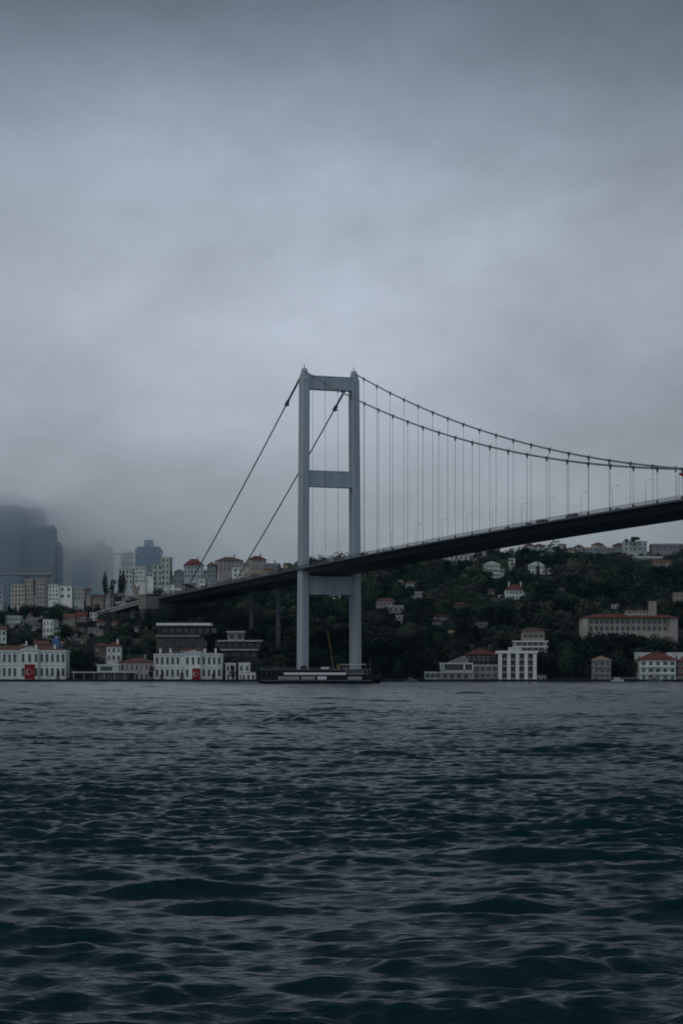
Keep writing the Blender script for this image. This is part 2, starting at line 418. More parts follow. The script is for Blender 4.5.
for off, inn in ((0., 1), (W, -1)):
    b = MB()
    c0, c1 = off - .7 * inn, off + .25 * inn
    def sec(c, hx, hy, ch=.45): return [(-hx + ch, c - hy), (hx - ch, c - hy), (hx, c - hy + ch), (hx, c + hy - ch), (hx - ch, c + hy), (-hx + ch, c + hy), (-hx, c + hy - ch), (-hx, c - hy + ch)]
    A, B = sec(c0, 3.55, 2.25), sec(c1, 3.2, 2.05)
    zs = [5.5, 30, 56, 80, 104, 128, 160.5]
    vv = []
    for z in zs:
        u = (z - 5.5) / 155; vv += [(p[0] * (1 - u) + q_[0] * u, p[1] * (1 - u) + q_[1] * u, z) for p, q_ in zip(A, B)]
    ff = [(i * 8 + j, i * 8 + (j + 1) % 8, (i + 1) * 8 + (j + 1) % 8, (i + 1) * 8 + j) for i in range(len(zs) - 1) for j in range(8)]
    b.poly(vv, ff + [tuple(range(8))[::-1], tuple(range(len(vv) - 8, len(vv)))], 'tower_paint')
    leg = b.build('tower_leg', bridge)
    k = MB(); k.box(-6.5, 6.5, off - 6, off + 6, -3, 5.5, 'dark_concrete'); k.box(-5, 5, off - 4, off + 4, 5.5, 5.9, 'concrete')
    k.build('pedestal', leg)
    k = MB(); c = c1
    v = [(-3.3, c - 1.9, 160.5), (3.3, c - 1.9, 160.5), (3.3, c + 1.9, 160.5), (-3.3, c + 1.9, 160.5), (-.9, c - 1.1, 166.2), (.9, c - 1.1, 166.2), (.9, c + 1.1, 166.2), (-.9, c + 1.1, 166.2)]
    k.poly(v, [(4, 5, 6, 7), (0, 1, 5, 4), (1, 2, 6, 5), (2, 3, 7, 6), (3, 0, 4, 7)], 'tower_paint')
    k.tube([(0, c, 166.2), (0, c, 168.2)], .22, 'clamp_steel', 6)
    k.build('saddle_housing', leg)
for z0, z1, hx in ((155.6, 162.0, 2.4), (103.8, 111.6, 2.5), (46.5, 55.4, 2.8)):
    b = MB(); b.box(-hx, hx, 1.6, W - 1.6, z0, z1, 'tower_paint')
    b.box(-hx - .2, hx + .2, 1.7, W - 1.7, z1, z1 + .45, 'tower_paint'); b.box(-hx - .2, hx + .2, 1.7, W - 1.7, z0 - .35, z0, 'tower_paint')
    b.build('crossbeam', bridge)
# deck: closed box girder with cantilevered footways
S0, S1 = -256., 700.
st = np.linspace(S0, S1, 61)
prof = [(-4, -.05), (-4, -.75), (-1.2, -1.15), (2.6, -3.1), (W - 2.6, -3.1), (W + 1.2, -1.15), (W + 4, -.75), (W + 4, -.05), (W + 1, .02), (W / 2, .3), (-1, .02)]
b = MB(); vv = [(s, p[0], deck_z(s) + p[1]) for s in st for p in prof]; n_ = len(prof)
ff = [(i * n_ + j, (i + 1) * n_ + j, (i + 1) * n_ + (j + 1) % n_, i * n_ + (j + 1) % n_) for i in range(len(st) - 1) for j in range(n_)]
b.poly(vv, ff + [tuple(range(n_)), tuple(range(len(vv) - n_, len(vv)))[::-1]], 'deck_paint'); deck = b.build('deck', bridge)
b = MB()
for y0, y1 in ((1.6, W / 2 - .6), (W / 2 + .6, W - 1.6)):
    def cz(s, y): return deck_z(s) + .02 + .28 * (1 - abs(y - W / 2) / (W / 2 + 1)) + .05
    vv = [p for s in st for p in ((s, y0, cz(s, y0)), (s, y1, cz(s, y1)))]
    b.poly(vv, [(2 * i, 2 * i + 1, 2 * i + 3, 2 * i + 2) for i in range(len(st) - 1)], 'asphalt')
b.build('carriageway', deck)
for y, far in ((-3.85, 0), (W + 3.85, 1)):
    b = MB()
    for zz in (.45, .85, 1.25): b.tube([(s, y, deck_z(s) + zz) for s in st], .06, 'cable_steel', 4)
    s = S0
    while s < S1:
        b.box(s, s + .16, y - .08, y + .08, deck_z(s) - .05, deck_z(s) + 1.35, 'clamp_steel'); s += 1.49
    b.build('railing', deck)
b = MB()
for y in (1.2, W - 1.2):
    b.tube([(s, y, deck_z(s) + .75) for s in st], .16, 'cable_steel', 4)
    s = S0
    while s < S1: b.box(s, s + .15, y - .07, y + .07, deck_z(s), deck_z(s) + .75, 'clamp_steel'); s += 5.97
b.build('crash_barrier', deck)
# main cables with backstays, hangers with clamps
for off, (pb, yb_), pw in ((0., (193, 577), 287.), (W, (250, 555), 335.)):
    sb = s_for(pb, off); wp = bw(sb, off, 0); zb = Z_at(yb_, wp.y)
    slope = (TOP - zb) / (0 - sb)
    se = min(np.linspace(-270, -150, 400), key=lambda q_: abs(TOP + slope * q_ - deck_z(q_) + .6)); ze = TOP + slope * se
    pts = [(s, off, TOP + slope * s - 1.6 * math.sin(math.pi * (s / se))) for s in np.linspace(se, -3, 14)] + [(0, off, TOP - .2)]
    pts += [(s, off, cable_z(s)) for s in np.linspace(3, S1, 90)]
    cb = MB(); cb.tube(pts, .38, 'cable_steel', 8); cab = cb.build('main_cable', bridge)
    sw = s_for(pw, off); zw = TOP + slope * sw - 1.6 * math.sin(math.pi * sw / se)
    k = MB(); k.tube([(sw, off, zw), (-2.5, off, TOP - 2.5 * slope)], .62, 'cable_steel', 8); k.build('cable_wrapping', cab)
    k = MB(); dv = Vector((1, 0, slope)).normalized()
    k.tube([Vector((sw, off, zw)) - dv * 1.9, Vector((sw, off, zw)) - dv * 1.2, Vector((sw, off, zw)) + dv * 1.2, Vector((sw, off, zw)) + dv * 1.9], .95, 'clamp_steel', 10)
    k.box(sw - .9, sw + .9, off - .9, off + .9, zw - 1.5, zw - .4, 'clamp_steel'); k.build('cable_carriage', cab)
    for i in range(39):
        s = 13.4 + 17.9 * i; zc, zd = cable_z(s), deck_z(s)
        h = MB()
        for e in (-.28, .28): h.tube([(s + e, off, zd - .3), (s + e, off, zc - .2)], .048, 'hanger_steel', 5)
        h.box(s - .5, s + .5, off - .35, off + .35, zd - .2, zd + 1.4, 'clamp_steel')
        ho = h.build('hanger', bridge)
        a = Vector((s, off, zc)); dv = Vector((1, 0, (cable_z(s + .5) - cable_z(s - .5)))).normalized()
        k = MB(); k.tube([a - dv * .75, a + dv * .75], .58, 'clamp_steel', 8); k.box(s - .4, s + .4, off - .2, off + .2, zc - 1.5, zc - .3, 'clamp_steel')
        k.tube([a + Vector((0, .5, 0)), a + Vector((0, .5, 1.3))], .09, 'clamp_steel', 4)
        k.build('cable_clamp', ho)
# side-span piers
for px in (251.5, 278.3):
    s = s_for(px, W / 2); p = bw(s, W / 2, 0); zg = float(terr(p.x, p.y)) - 3; y = W / 2
    k = MB(); k.box(s - .9, s + .9, y - .95, y + .95, zg, deck_z(s) - 5.2, 'pier_paint')
    k.poly([(s + dx, y + dy, deck_z(s) + dz) for dx in (-.9, .9) for dy, dz in ((-1, -5.2), (1, -5.2), (9, -3.2), (-9, -3.2))], [(0, 1, 2, 3), (7, 6, 5, 4), (0, 4, 5, 1), (1, 5, 6, 2), (2, 6, 7, 3), (3, 7, 4, 0)], 'pier_paint')
    k.build('pier', bridge)
# approach abutment and the road running on behind it
k = MB(); sA = S0
k.box(sA - 30, sA - .3, -3, W + 3, 20, deck_z(sA) - .3, 'dark_concrete'); k.box(sA - 16, sA - .5, -11, -3.01, 20, deck_z(sA) - 7, 'dark_concrete'); k.box(sA - 16.5, sA - .2, -11.5, -3.02, deck_z(sA) - 7, deck_z(sA) + .9, 'tan_grey')
k.build('abutment', bridge)
ap = thing('approach_viaduct', 'pale approach road viaduct sloping off behind the bridge abutment', 'viaduct', (XT, DT, 0), rot)
zA = deck_z(sA) - .1
sts = [(-286 - 24 * i, -(i * .25) ** 2 * 1.0) for i in range(9)]
def rz_(s): return zA + (s + 286) * .047 - .9
b = MB(); vv = [p for s, y in sts for p in ((s, y - 4, rz_(s) - 1.6), (s, y - 4, rz_(s)), (s, W + y + 4, rz_(s)), (s, W + y + 4, rz_(s) - 1.6))]
ff = [(4 * i + j, 4 * i + 4 + j, 4 * i + 4 + (j + 1) % 4, 4 * i + (j + 1) % 4) for i in range(8) for j in range(4)]
b.poly(vv, ff, 'concrete'); b.build('road_slab', ap)
b = MB()
for y_ in (-3.9, 6, 14):
    b.tube([(s, y + y_, rz_(s) + .9) for s, y in sts], .28, 'bright_white', 4)
    for s, y in sts: b.box(s, s + .3, y + y_ - .1, y + y_ + .1, rz_(s), rz_(s) + .9, 'grey_white')
b.build('guard_rail', ap)
for s, y in sts[1:]:
    k = MB(); p = bw(s, y + 8, 0); zg = float(terr(p.x, p.y)) - 4
    if zg < rz_(s) - 3: k.box(s - 1, s + 1, y + 1, y + W - 1, zg, rz_(s) - 1.62, 'concrete'); k.build('pier', ap)

# street lamps on the deck
def make_lamp():
    r = thing('street_lamp', 'tall thin street lamp standing on the bridge deck', 'street lamp', (0, 0, 0), 0, 'street lamps along the bridge deck')
    k = MB(); k.tube([(0, 0, 0), (0, 0, 9.2)], .10, 'hanger_steel', 6, .06); k.build('post', r)
    k = MB(); k.tube([(0, 0, 9.15), (0, .9, 9.6), (0, 2.1, 9.8)], .045, 'hanger_steel', 5); k.build('arm', r)
    k = MB(); k.frustum((-.14, .14, 1.9, 2.8), (-.09, .09, 2.0, 2.7), 9.72, 9.9, 'boat_grey'); k.build('lamp_head', r)
    return r
lamp0 = make_lamp(); first = True
for px in (391, 416, 442, 467, 492.6, 521.6, 550, 581, 612.5, 645.6, 677, 240, 268, 322, 340):
    s = s_for(px, -1.6); o = lamp0 if first else copy_tree(lamp0); first = False
    o.location = bw(s, -1.6, deck_z(s)); o.rotation_euler = (0, 0, rot)

def vehicle(name, label, cat, px, off, L_, Wd, Hh, paint, bus=False):
    s = s_for(px, off); z = deck_z(s) + .24
    r = thing(name, label, cat, bw(s, off, z), rot)
    k = MB()
    if bus:
        k.frustum((-L_ / 2, L_ / 2, -Wd / 2, Wd / 2), (-L_ / 2 + .2, L_ / 2 - .15, -Wd / 2 + .1, Wd / 2 - .1), .4, Hh, paint)
    else:
        k.box(-L_ / 2, L_ / 2, -Wd / 2, Wd / 2, .3, Hh * .58, paint)
        k.frustum((-L_ / 2 + L_ * .12, L_ / 2 - L_ * .26, -Wd / 2 + .05, Wd / 2 - .05), (-L_ / 2 + L_ * .2, L_ / 2 - L_ * .38, -Wd / 2 + .2, Wd / 2 - .2), Hh * .58, Hh, paint)
    k.build('body', r)
    g = MB(); zz = (Hh * .5, Hh * .85) if bus else (Hh * .62, Hh * .92)
    for y in (-Wd / 2 - .012, Wd / 2 - .008):
        if bus: g.box(-L_ / 2 + .5, L_ / 2 - .5, y, y + .02, *zz, 'glass')
        else: g.box(-L_ * .27, L_ * .1, y + (.1 if y < 0 else -.1), y + (.12 if y < 0 else -.08), *zz, 'glass')
    g.build('side_window', r)
    for x in (-L_ * .31, L_ * .31):
        for y in (-Wd / 2 + .05, Wd / 2 - .25):
            w_ = MB(); w_.tube([(x, y, .34), (x, y + .2, .34)], .36 if not bus else .48, 'rubber', 12); w_.build('wheel', r)
vehicle('minibus', 'dark minibus on the bridge deck, nearest the right of the vehicles there', 'minibus', 572.5, 6, 7, 2.2, 2.7, 'car_dark', True)
vehicle('delivery_van', 'dark van between the minibus and the small car on the deck', 'van', 541, 6, 6, 2.0, 2.5, 'car_dark', True)
vehicle('parked_car', 'small dark car just behind the van on the bridge deck', 'car', 530, 3.4, 4.4, 1.8, 1.6, 'car_dark')
vehicle('delivery_van', 'pale van on the bridge deck between the two tower legs', 'van', 329.5, 6, 6.5, 2.1, 2.9, 'car_white', True)

cars0 = None
for i, px in enumerate((205, 232, 262, 318, 372, 398, 428, 459, 486, 508, 556, 592, 618, 637, 662)):
    off = 5.5 + (i % 3) * 2.2; s = s_for(px, off); z = deck_z(s) + .26
    if cars0 is None:
        vehicle('parked_car', 'small dark car in the traffic along the bridge deck', 'car', px, off, 4.4, 1.8, 1.7, 'car_dark'); cars0 = [o for o in C.objects if o.get('label') == 'small dark car in the traffic along the bridge deck'][0]
        cars0.name = 'small_car'; cars0['group'] = 'small cars along the bridge deck'
    else:
        o = copy_tree(cars0); o.location = bw(s, off, z)

# ------------------------------------------------------------------ flags
def emblem(r, w, h, y):
    """white crescent and star on a red cloth, centred, in the plane y"""
    cx_, cz_ = -w * .08, 0; R_ = h * .21
    outer = [(cx_ + R_ * math.cos(a), cz_ + R_ * math.sin(a)) for a in np.linspace(math.radians(38), math.radians(322), 26)]
    c2 = cx_ + R_ * .27; R2 = R_ * .8
    a0 = math.atan2(outer[0][1], outer[0][0] - c2)
    inner = [(c2 + R2 * math.cos(a), cz_ + R2 * math.sin(a)) for a in np.linspace(a0, 2 * math.pi - a0, 26)]
    k = MB()
    for i in range(25):
        k.face([(outer[i][0], y, outer[i][1]), (inner[i][0], y, inner[i][1]), (inner[i + 1][0], y, inner[i + 1][1]), (outer[i + 1][0], y, outer[i + 1][1])], 'flag_white')
    k.build('crescent', r)
    sx = cx_ + R_ * 1.02; k = MB(); ro, ri = h * .10, h * .04
    pts = [(sx + (ro if i % 2 == 0 else ri) * math.cos(math.pi + i * math.pi / 5), y, (ro if i % 2 == 0 else ri) * math.sin(math.pi + i * math.pi / 5)) for i in range(10)]
    for i in range(10): k.face([(sx, y, 0), pts[i], pts[(i + 1) % 10]], 'flag_white')
    k.build('star', r)
def banner(x0, x1, y0, y1, Y, label):
    w, h = (x1 - x0) * Y / F, (y1 - y0) * Y / F
    r = thing('flag', label, 'flag', (X_at((x0 + x1) / 2, Y), Y, Z_at((y0 + y1) / 2, Y)))
    k = MB(); n = 12; vv = []
    for i in range(n + 1):
        u = i / n; yy = .12 * math.sin(u * 9)
        vv += [(-w / 2 + w * u, yy, h / 2), (-w / 2 + w * u, yy + .06 * math.sin(u * 7), -h / 2 - .12 * math.sin(u * math.pi * 3))]
    k.poly(vv, [(2 * i, 2 * i + 1, 2 * i + 3, 2 * i + 2) for i in range(n)], 'flag_red')
    o = k.build('cloth', r); sm = o.modifiers.new('thickness', 'SOLIDIFY'); sm.thickness = .04
    emblem(r, w, h, -.24)
    k = MB(); k.tube([(-w / 2 - .3, 0, h / 2 + .05), (w / 2 + .3, 0, h / 2 + .05)], .08, 'boat_grey', 6); k.build('rail', r)
s = s_for(679.2, -3.4); p = bw(s, -3.4, deck_z(s))
r = thing('flag', 'small red flag flying from a pole on the bridge railing at far right', 'flag', p)
k = MB(); k.tube([(0, 0, 0), (0, 0, 10.2)], .09, 'hanger_steel', 6); k.build('flagpole', r)
k = MB(); vv = []
for i in range(11):
    u = i / 10; vv += [(.05 + 4.2 * u, .3 * math.sin(u * 7), 9.6 - 1.0 * u + .15 * math.sin(u * 5)), (.05 + 4.0 * u, .3 * math.sin(u * 7 + .3), 9.0 - 2.2 * u ** .8)]
k.poly(vv, [(2 * i, 2 * i + 1, 2 * i + 3, 2 * i + 2) for i in range(10)], 'flag_red'); k.build('cloth', r)

# ------------------------------------------------------------------ buildings
RECTS = []      # what each building shows in the picture, so that no tree is planted in front of it
FOOT = []
def protect(x0, x1, yt, yb, Y, cov=.24): RECTS.append((x0, x1, yt, yb, Y, cov))
def window_mesh(w, h, fr='frame', mull=True, blind=0.):
    k = MB(); t = min(.16, w * .12)
    k.box(-w / 2, w / 2, -.05, .05, 0, h, 'glass')
    k.box(-w / 2 - t, -w / 2, -.12, .05, -t, h + t, fr); k.box(w / 2, w / 2 + t, -.12, .05, -t, h + t, fr)
    k.box(-w / 2, w / 2, -.12, .05, h, h + t, fr); k.box(-w / 2 - .1, w / 2 + .1, -.22, .05, -t - .1, -.002, fr)
    if mull: k.box(-.05, .05, -.09, -.051, 0, h, fr)
    if blind: k.box(-w / 2 + .02, w / 2 - .02, -.07, -.051, h * (1 - blind), h, 'blind')
    return k.mesh('window')
def building(name, label, x0, x1, yt, yb, floors=2, bays=4, wall='white_wall', roof='flat', rmat='grey_roof', rh=None, dep=None, Y=None,
             yaw=0., cat='building', ww=.5, wh=.56, fr='frame', slabs=False, chim=0, door=False, group=None, sink=5., base=0., cover=.3, annex=0):
    """(x0,x1,yt,yb) is the extent in the photograph of what shows; the building stands on the ground it hits"""
    if Y is None: Y = ground_Y((x0 + x1) / 2, yb)
    xc = X_at((x0 + x1) / 2, Y); w = (x1 - x0) * Y / F; H = (yb - yt) * Y / F; z0 = Z_at(yb, Y)
    if annex: w *= .74; xc -= annex * w * .14
    if yaw: w = w / (abs(math.cos(yaw)) + .55 * abs(math.sin(yaw)))
    dep = dep or max(8., min(16., w * .7))
    rh = (rh if rh is not None else (0. if roof == 'flat' else 3.)) * Y / F
    Hw = H - rh - (.3 if roof == 'hip' else .5 if roof == 'flat' else 0)
    r = thing(name, label, cat, (xc, Y, z0), yaw, group)
    protect(x0, x1, yt, yb, Y, .1 if yb > 660 else cover); FOOT.append((xc, Y + dep / 2, max(w, dep) / 2 + 2))
    b = MB(); b.box(-w / 2, w / 2, 0, dep, -sink, Hw, wall)
    wl = b.build('wall', r)
    b = MB()
    if roof == 'flat':
        b.box(-w / 2 - .25, w / 2 + .25, -.25, dep + .25, Hw + .003, Hw + .5, rmat)
    elif roof == 'hip': b.hip(-w / 2 - .6, w / 2 + .6, -.6, dep + .6, Hw + .003, rh, rmat)
    elif roof == 'gable': b.gable(-w / 2 - .4, w / 2 + .4, -.5, dep + .5, Hw + .003, rh, rmat)
    elif roof == 'gable_front': b.gable(-w / 2 - .4, w / 2 + .4, -.4, dep + .4, Hw + .003, rh, rmat, 'y')
    ro = b.build('roof', r)
    for c in range(chim):
        k = MB(); cx_ = w * (-.3 + .6 * c / max(1, chim - 1)) if chim > 1 else w * .22
        k.box(cx_ - .5, cx_ + .5, dep * .4, dep * .4 + 1, Hw + .2, Hw + rh + 1.9, wall); k.box(cx_ - .65, cx_ + .65, dep * .4 - .15, dep * .4 + 1.15, Hw + rh + 1.9, Hw + rh + 2.2, 'grey_wall'); k.build('chimney', ro)
    if floors and bays:
        fh = (Hw - base) / floors; bwid = w / bays
        ww *= .86; wh *= .9
        mes = [window_mesh(bwid * ww, fh * wh, fr, bwid * ww > 1.4), window_mesh(bwid * ww, fh * wh, fr, True, .45), window_mesh(bwid * ww * .8, fh * wh, wall, False), window_mesh(bwid * ww, fh * wh, wall, False, .8)]
        pick = lambda: rnd.choice((mes[0], mes[0], mes[1], mes[2], mes[3]))
        nsd = 0
        for f in range(floors):
            for i in range(bays):
                if door and f == 0 and i == bays // 2: continue
                shared('window', pick(), r, (-w / 2 + bwid * (i + .5), 0, base + fh * f + fh * .24))
        sb = int(dep // 4.5)
        for f in range(floors):
            for i in range(sb):
                if floors * (bays + sb) < 96:
                    side = 1 if xc < 0 else -1
                    shared('window', pick(), r, (side * w / 2, dep * (i + .5) / sb, base + fh * f + fh * .24), side * math.pi / 2)
        if slabs:
            for f in range(floors):
                k = MB(); zf = base + fh * f
                k.box(-w / 2 + .15, w / 2 - .15, -1.3, -.002, zf - .12, zf + .1, wall)
                k.box(-w / 2 + .15, w / 2 - .15, -1.3, -1.2, zf + .1, zf + .95, wall); k.build('balcony', r)
    if door:
        k = MB(); k.box(-.7, .7, -.1, .05, 0, 2.3, 'boat_dark'); k.box(-.9, -.7, -.14, .05, 0, 2.5, fr); k.box(.7, .9, -.14, .05, 0, 2.5, fr); k.box(-.7, .7, -.14, .05, 2.3, 2.5, fr); k.build('door', r)
    if annex:
        sd = annex; aw = w * rnd.uniform(.3, .45); ah = Hw * rnd.uniform(.45, .7)
        k = MB(); xa, xb = (w / 2 - .4, w / 2 + aw) if sd > 0 else (-w / 2 - aw, -w / 2 + .4)
        k.box(xa, xb, 1.5, dep * .8, -sink, ah, wall); k.box(xa - .2, xb + .2, 1.2, dep * .8 + .3, ah + .003, ah + .35, rmat); an = k.build('annex', r)
        me = window_mesh(min(1.5, aw * .3), min(1.5, ah * .4), fr, False)
        for u in (.32, .72): shared('window', me, an, (xa + (xb - xa) * u, 1.5, max(ah * .5, ah - 2.2)))
    return r

# ---- waterfront, from the photograph's left to right
YW = 1160.
def palace(x0, x1, yt, yb, bayx, label, Yf=1152., rh=2.4, rmat='brown_tile'):
    w = (x1 - x0) * Yf / F; xc = X_at((x0 + x1) / 2, Yf); z0 = .95; Htot = Z_at(yt, Yf) - z0
    r = thing('palace', label, 'palace', (xc, Yf, z0)); protect(x0, x1, yt, yb, Yf); FOOT.append((xc, Yf + 9, w / 2 + 3))
    H = Htot; dep = 17
    k = MB(); k.box(-w / 2, w / 2, 0, dep, -1, H, 'white_wall'); k.build('wall', r)
    k = MB(); k.box(-w / 2 - .5, w / 2 + .5, -.5, dep + .5, H + .003, H + .6, 'bright_white'); k.box(-w / 2 - .2, w / 2 + .2, -.25, -.002, H * .52, H * .52 + .35, 'bright_white'); k.box(-w / 2 - .2, w / 2 + .2, -.3, -.002, -.5, .8, 'grey_white'); k.build('cornice', r)
    roof = MB().hip(-w / 2 + 1, w / 2 - 1, 1, dep - 1, H + .6, rh, rmat).build('roof', r)
    nb = max(6, int(round(w / 2.9))); bwid = w / nb
    b0, b1 = [X_at(p, Yf) - xc for p in bayx]
    # projecting centre pavilion with a pediment
    k = MB(); k.box(b0, b1, -1.6, -.003, -1, H + .4, 'white_wall'); k.box(b0 - .3, b1 + .3, -1.95, 1.5, H + .61, H + 1.15, 'bright_white')
    k.gable(b0 - .3, b1 + .3, -1.9, 4, H + 1.16, 1.7, 'grey_white', 'y'); pav = k.build('centre_bay', r)
    me = window_mesh(bwid * .42, H * .27, 'frame', False)
    for f in range(2):
        for i in range(nb):
            x = -w / 2 + bwid * (i + .5)
            if b0 - bwid * .5 < x < b1 + bwid * .5: continue
            shared('window', me, r, (x, 0, (.11 + .50 * f) * H + .3))
    for x in np.linspace(b0 + 1.1, b1 - 1.1, 3): shared('window', me, r, (float(x), -1.6, .61 * H + .3))
    for x in (b0 + 1.0, b1 - 1.0): shared('window', me, r, (float(x), -1.6, .11 * H + .3))
    for i in range(0, nb + 1, 3):
        x = -w / 2 + bwid * i
        if b0 - .6 < x < b1 + .6: continue
        k = MB(); k.box(x - .3, x + .3, -.32, -.003, .8, H * .52 - .01, 'bright_white'); k.box(x - .3, x + .3, -.32, -.003, H * .52 + .36, H, 'bright_white'); k.build('pilaster', r)
    for u in (-.42, -.27, .24, .4):
        k = MB(); x = w * u; k.box(x - .55, x + .55, 3, 4.1, H + .6, H + 3.4, 'bright_white'); k.box(x - .75, x + .75, 2.8, 4.3, H + 3.4, H + 3.75, 'grey_white'); k.build('chimney', roof)
    return r, Yf
palace(-52, 65.8, 651.5, 681, (21.5, 38.5), 'long white waterfront palace with pilasters at the left edge, red flag on its centre bay', 1152)
banner(24.6, 34.8, 664.5, 679, 1150.0, 'big red crescent flag hung on the palace at the left edge')
palace(154.5, 222, 655, 681, (185.5, 201), 'ornate white waterfront palace left of the moored ferry', 1153, .7, 'grey_roof')
banner(192.3, 200.3, 668.5, 680, 1151.0, 'red crescent flag on the ornate palace left of the ferry')
# roof pavilion with red patches on the second palace
building('roof_pavilion', 'small white pavilion with a red roof on the ornate palace', 181, 206, 648.5, 655, 1, 5, 'white_wall', 'gable', 'red_tile', 2.6, Y=1158., dep=7, sink=.6)

# flat-canopied pier building
Yp = 1138.; xc = X_at(105, Yp)
r = thing('pier_building', 'low waterside pavilion with a wide pale flat canopy', 'pavilion', (xc, Yp, .93)); protect(72, 138, 663, 681, Yp); FOOT.append((xc, Yp, 22))
sc_ = Yp / F
k = MB(); k.box(-32 * sc_, 33 * sc_, -6, 9, 3.6, 4.25, 'pale_green_wall'); k.build('canopy', r)
k = MB(); k.box(-10 * sc_, 30 * sc_, 0, 8, -1, 3.59, 'dark_wall'); k.build('wall', r)
up = MB(); up.box(-8 * sc_, 13.5 * sc_, 1, 8, 4.26, 7.6, 'pale_green_wall'); up.box(-9 * sc_, 14.5 * sc_, .5, 8.5, 7.6, 8.1, 'white_wall'); up = up.build('upper_room', r)
MB().box(-5 * sc_, 7 * sc_, .9, .997, 4.7, 6.9, 'glass').build('window', up)
for x in np.linspace(-30, 31, 7): MB().tube([(x * sc_, -5.5, -1), (x * sc_, -5.5, 3.59)], .16, 'grey_white', 6).build('column', r)
me = window_mesh(3.2, 2.4)
for x in (-4, 4, 12, 20): shared('window', me, r, (x * sc_, 0, .5))

building('stone_house', 'square brown house with a red roof behind the pier canopy', 94.5, 107, 642.5, 664, 2, 2, 'brown_wall', 'hip', 'brown_tile', 3, dep=10, Y=1195.)
building('house', 'white three-windowed house under a red hip roof behind the pier canopy', 106.5, 121, 642, 661, 2, 3, 'white_wall', 'hip', 'red_tile', 4, Y=1192., chim=1, dep=9, sink=8)
building('waterfront_house', 'low pink-grey waterfront house between pier canopy and ornate palace', 120, 153.5, 658, 681, 2, 7, 'pink_wall', 'hip', 'brown_tile', 4, Y=1156., chim=1, ww=.42)
building('gate_lodge', 'narrow white lodge right of the ornate palace', 225.5, 235.5, 663, 681, 2, 2, 'white_wall', 'flat', 'bright_white', Y=1150., dep=8)
building('gate_lodge', 'white lodge with a tree at its corner nearest the ferry stern', 238.5, 250, 662.5, 681, 2, 2, 'white_wall', 'flat', 'bright_white', Y=1150., dep=8)
building('kiosk', 'low white shore kiosk beside the ferry stern', 241.5, 255.5, 672, 681, 1, 3, 'bright_white', 'flat', 'pale_roof', Y=1138., dep=5, ww=.6, cat='kiosk')

# long dark hall with a bright flat roof
Yh = 1215.; x0, x1 = 157.5, 211; xc = X_at((x0 + x1) / 2, Yh); sc_ = Yh / F; zb = Z_at(650, Yh)
r = thing('exhibition_hall', 'long dark hall under a bright white flat roof edge', 'hall', (xc, Yh, zb)); protect(x0 - 2, x1 + 2, 624, 650, Yh); FOOT.append((xc, Yh + 8, 20))
hw = 26.5 * sc_
k = MB(); k.box(-hw, hw - 1, 1.5, 16, 8.4, 14.0, 'dark_wall'); k.build('wall', r)
k = MB(); k.box(-hw - .8, hw + .3, -.6, 17, 13.9, 15.3, 'bright_white'); k.build('roof', r)
k = MB(); k.box(-hw - 1.2, hw - 6, -.4, 16.5, 7.6, 8.39, 'grey_wall'); k.build('terrace_slab', r)
k = MB(); k.box(-hw - 1, hw - 4, .4, 16, -5, 7.59, 'brown_dark'); k.build('lower_wall', r)
me = window_mesh(2.6, 2.9, 'boat_dark')
for i in range(8): shared('window', me, r, (-hw + 4 + i * 7 * hw / 26.5, 1.5, 9.6))
for i in range(6): shared('window', me, r, (-hw + 4 + i * 7.5, .4, 2.2))
building('cottage', 'small pale cottage among trees above the bright flat roof hall', 165, 184, 612.5, 620, 1, 4, 'grey_white', 'gable', 'pale_roof', 2, dep=8)

# terraced building under the side span
Yt = 1200.; xc = X_at(239, Yt); zb = Z_at(660, Yt); sc_ = Yt / F
r = thing('terraced_building', 'stepped building with pale terrace edges under the bridge side span', 'building', (xc, Yt, zb)); protect(217, 262, 628, 657, Yt); FOOT.append((xc, Yt + 8, 16))
for (a, c_, z0, z1, y0) in ((-17, 18, -3, 5.4, 0), (-20, 22, 6.1, 10.4, 3), (-12, 4, 11.1, 15.6, 7)):
    k = MB(); k.box(a * sc_, c_ * sc_, y0, y0 + 13, z0, z1, 'dark_wall' if z0 < 11 else 'grey_wall'); k.build('wall', r)
    k = MB(); k.box((a - 1.5) * sc_, (c_ + 1.5) * sc_, y0 - 2, y0 + 13.5, z1 + .003, z1 + .68, 'grey_white'); k.build('terrace_slab', r)
    me = window_mesh(2.2, 2.0, 'boat_dark')
    nwin = int((c_ - a) * sc_ / 3.4)
    for i in range(nwin): shared('window', me, r, (a * sc_ + (c_ - a) * sc_ * (i + .5) / nwin, y0, z1 - 3.2))

# right of the tower
Yv = 1152.; xc = X_at(461, Yv); sc_ = Yv / F
r = thing('villa', 'modern low white waterfront villa with wide framed glazing', 'villa', (xc, Yv, 1.0)); protect(424, 500, 660, 681, Yv); FOOT.append((xc, Yv + 6, 22))
k = MB(); k.box(-20 * sc_, 13 * sc_, 0, 12, -1, 3.6, 'grey_white'); k.box(-36 * sc_, -20.1 * sc_, 1.5, 12, -1, 4.2, 'white_wall'); k.box(13.1 * sc_, 38 * sc_, 1.5, 12, -1, 7.4, 'grey_wall'); k.build('wall', r)
k = MB(); k.box(-21 * sc_, 12 * sc_, -1.6, 11, 3.61, 4.1, 'white_wall'); k.box(-21 * sc_, 12 * sc_, -1.6, 11, 8.2, 8.9, 'white_wall')
for x in (-21, -18.5, 2.5, 11): k.box(x * sc_, (x + 1.4) * sc_, -1.5, -.6, 4.1, 8.2, 'white_wall')
k.box(-20.9 * sc_, 11.9 * sc_, -1.5, -1.35, 4.1, 5.0, 'grey_white')
k.build('terrace_frame', r)
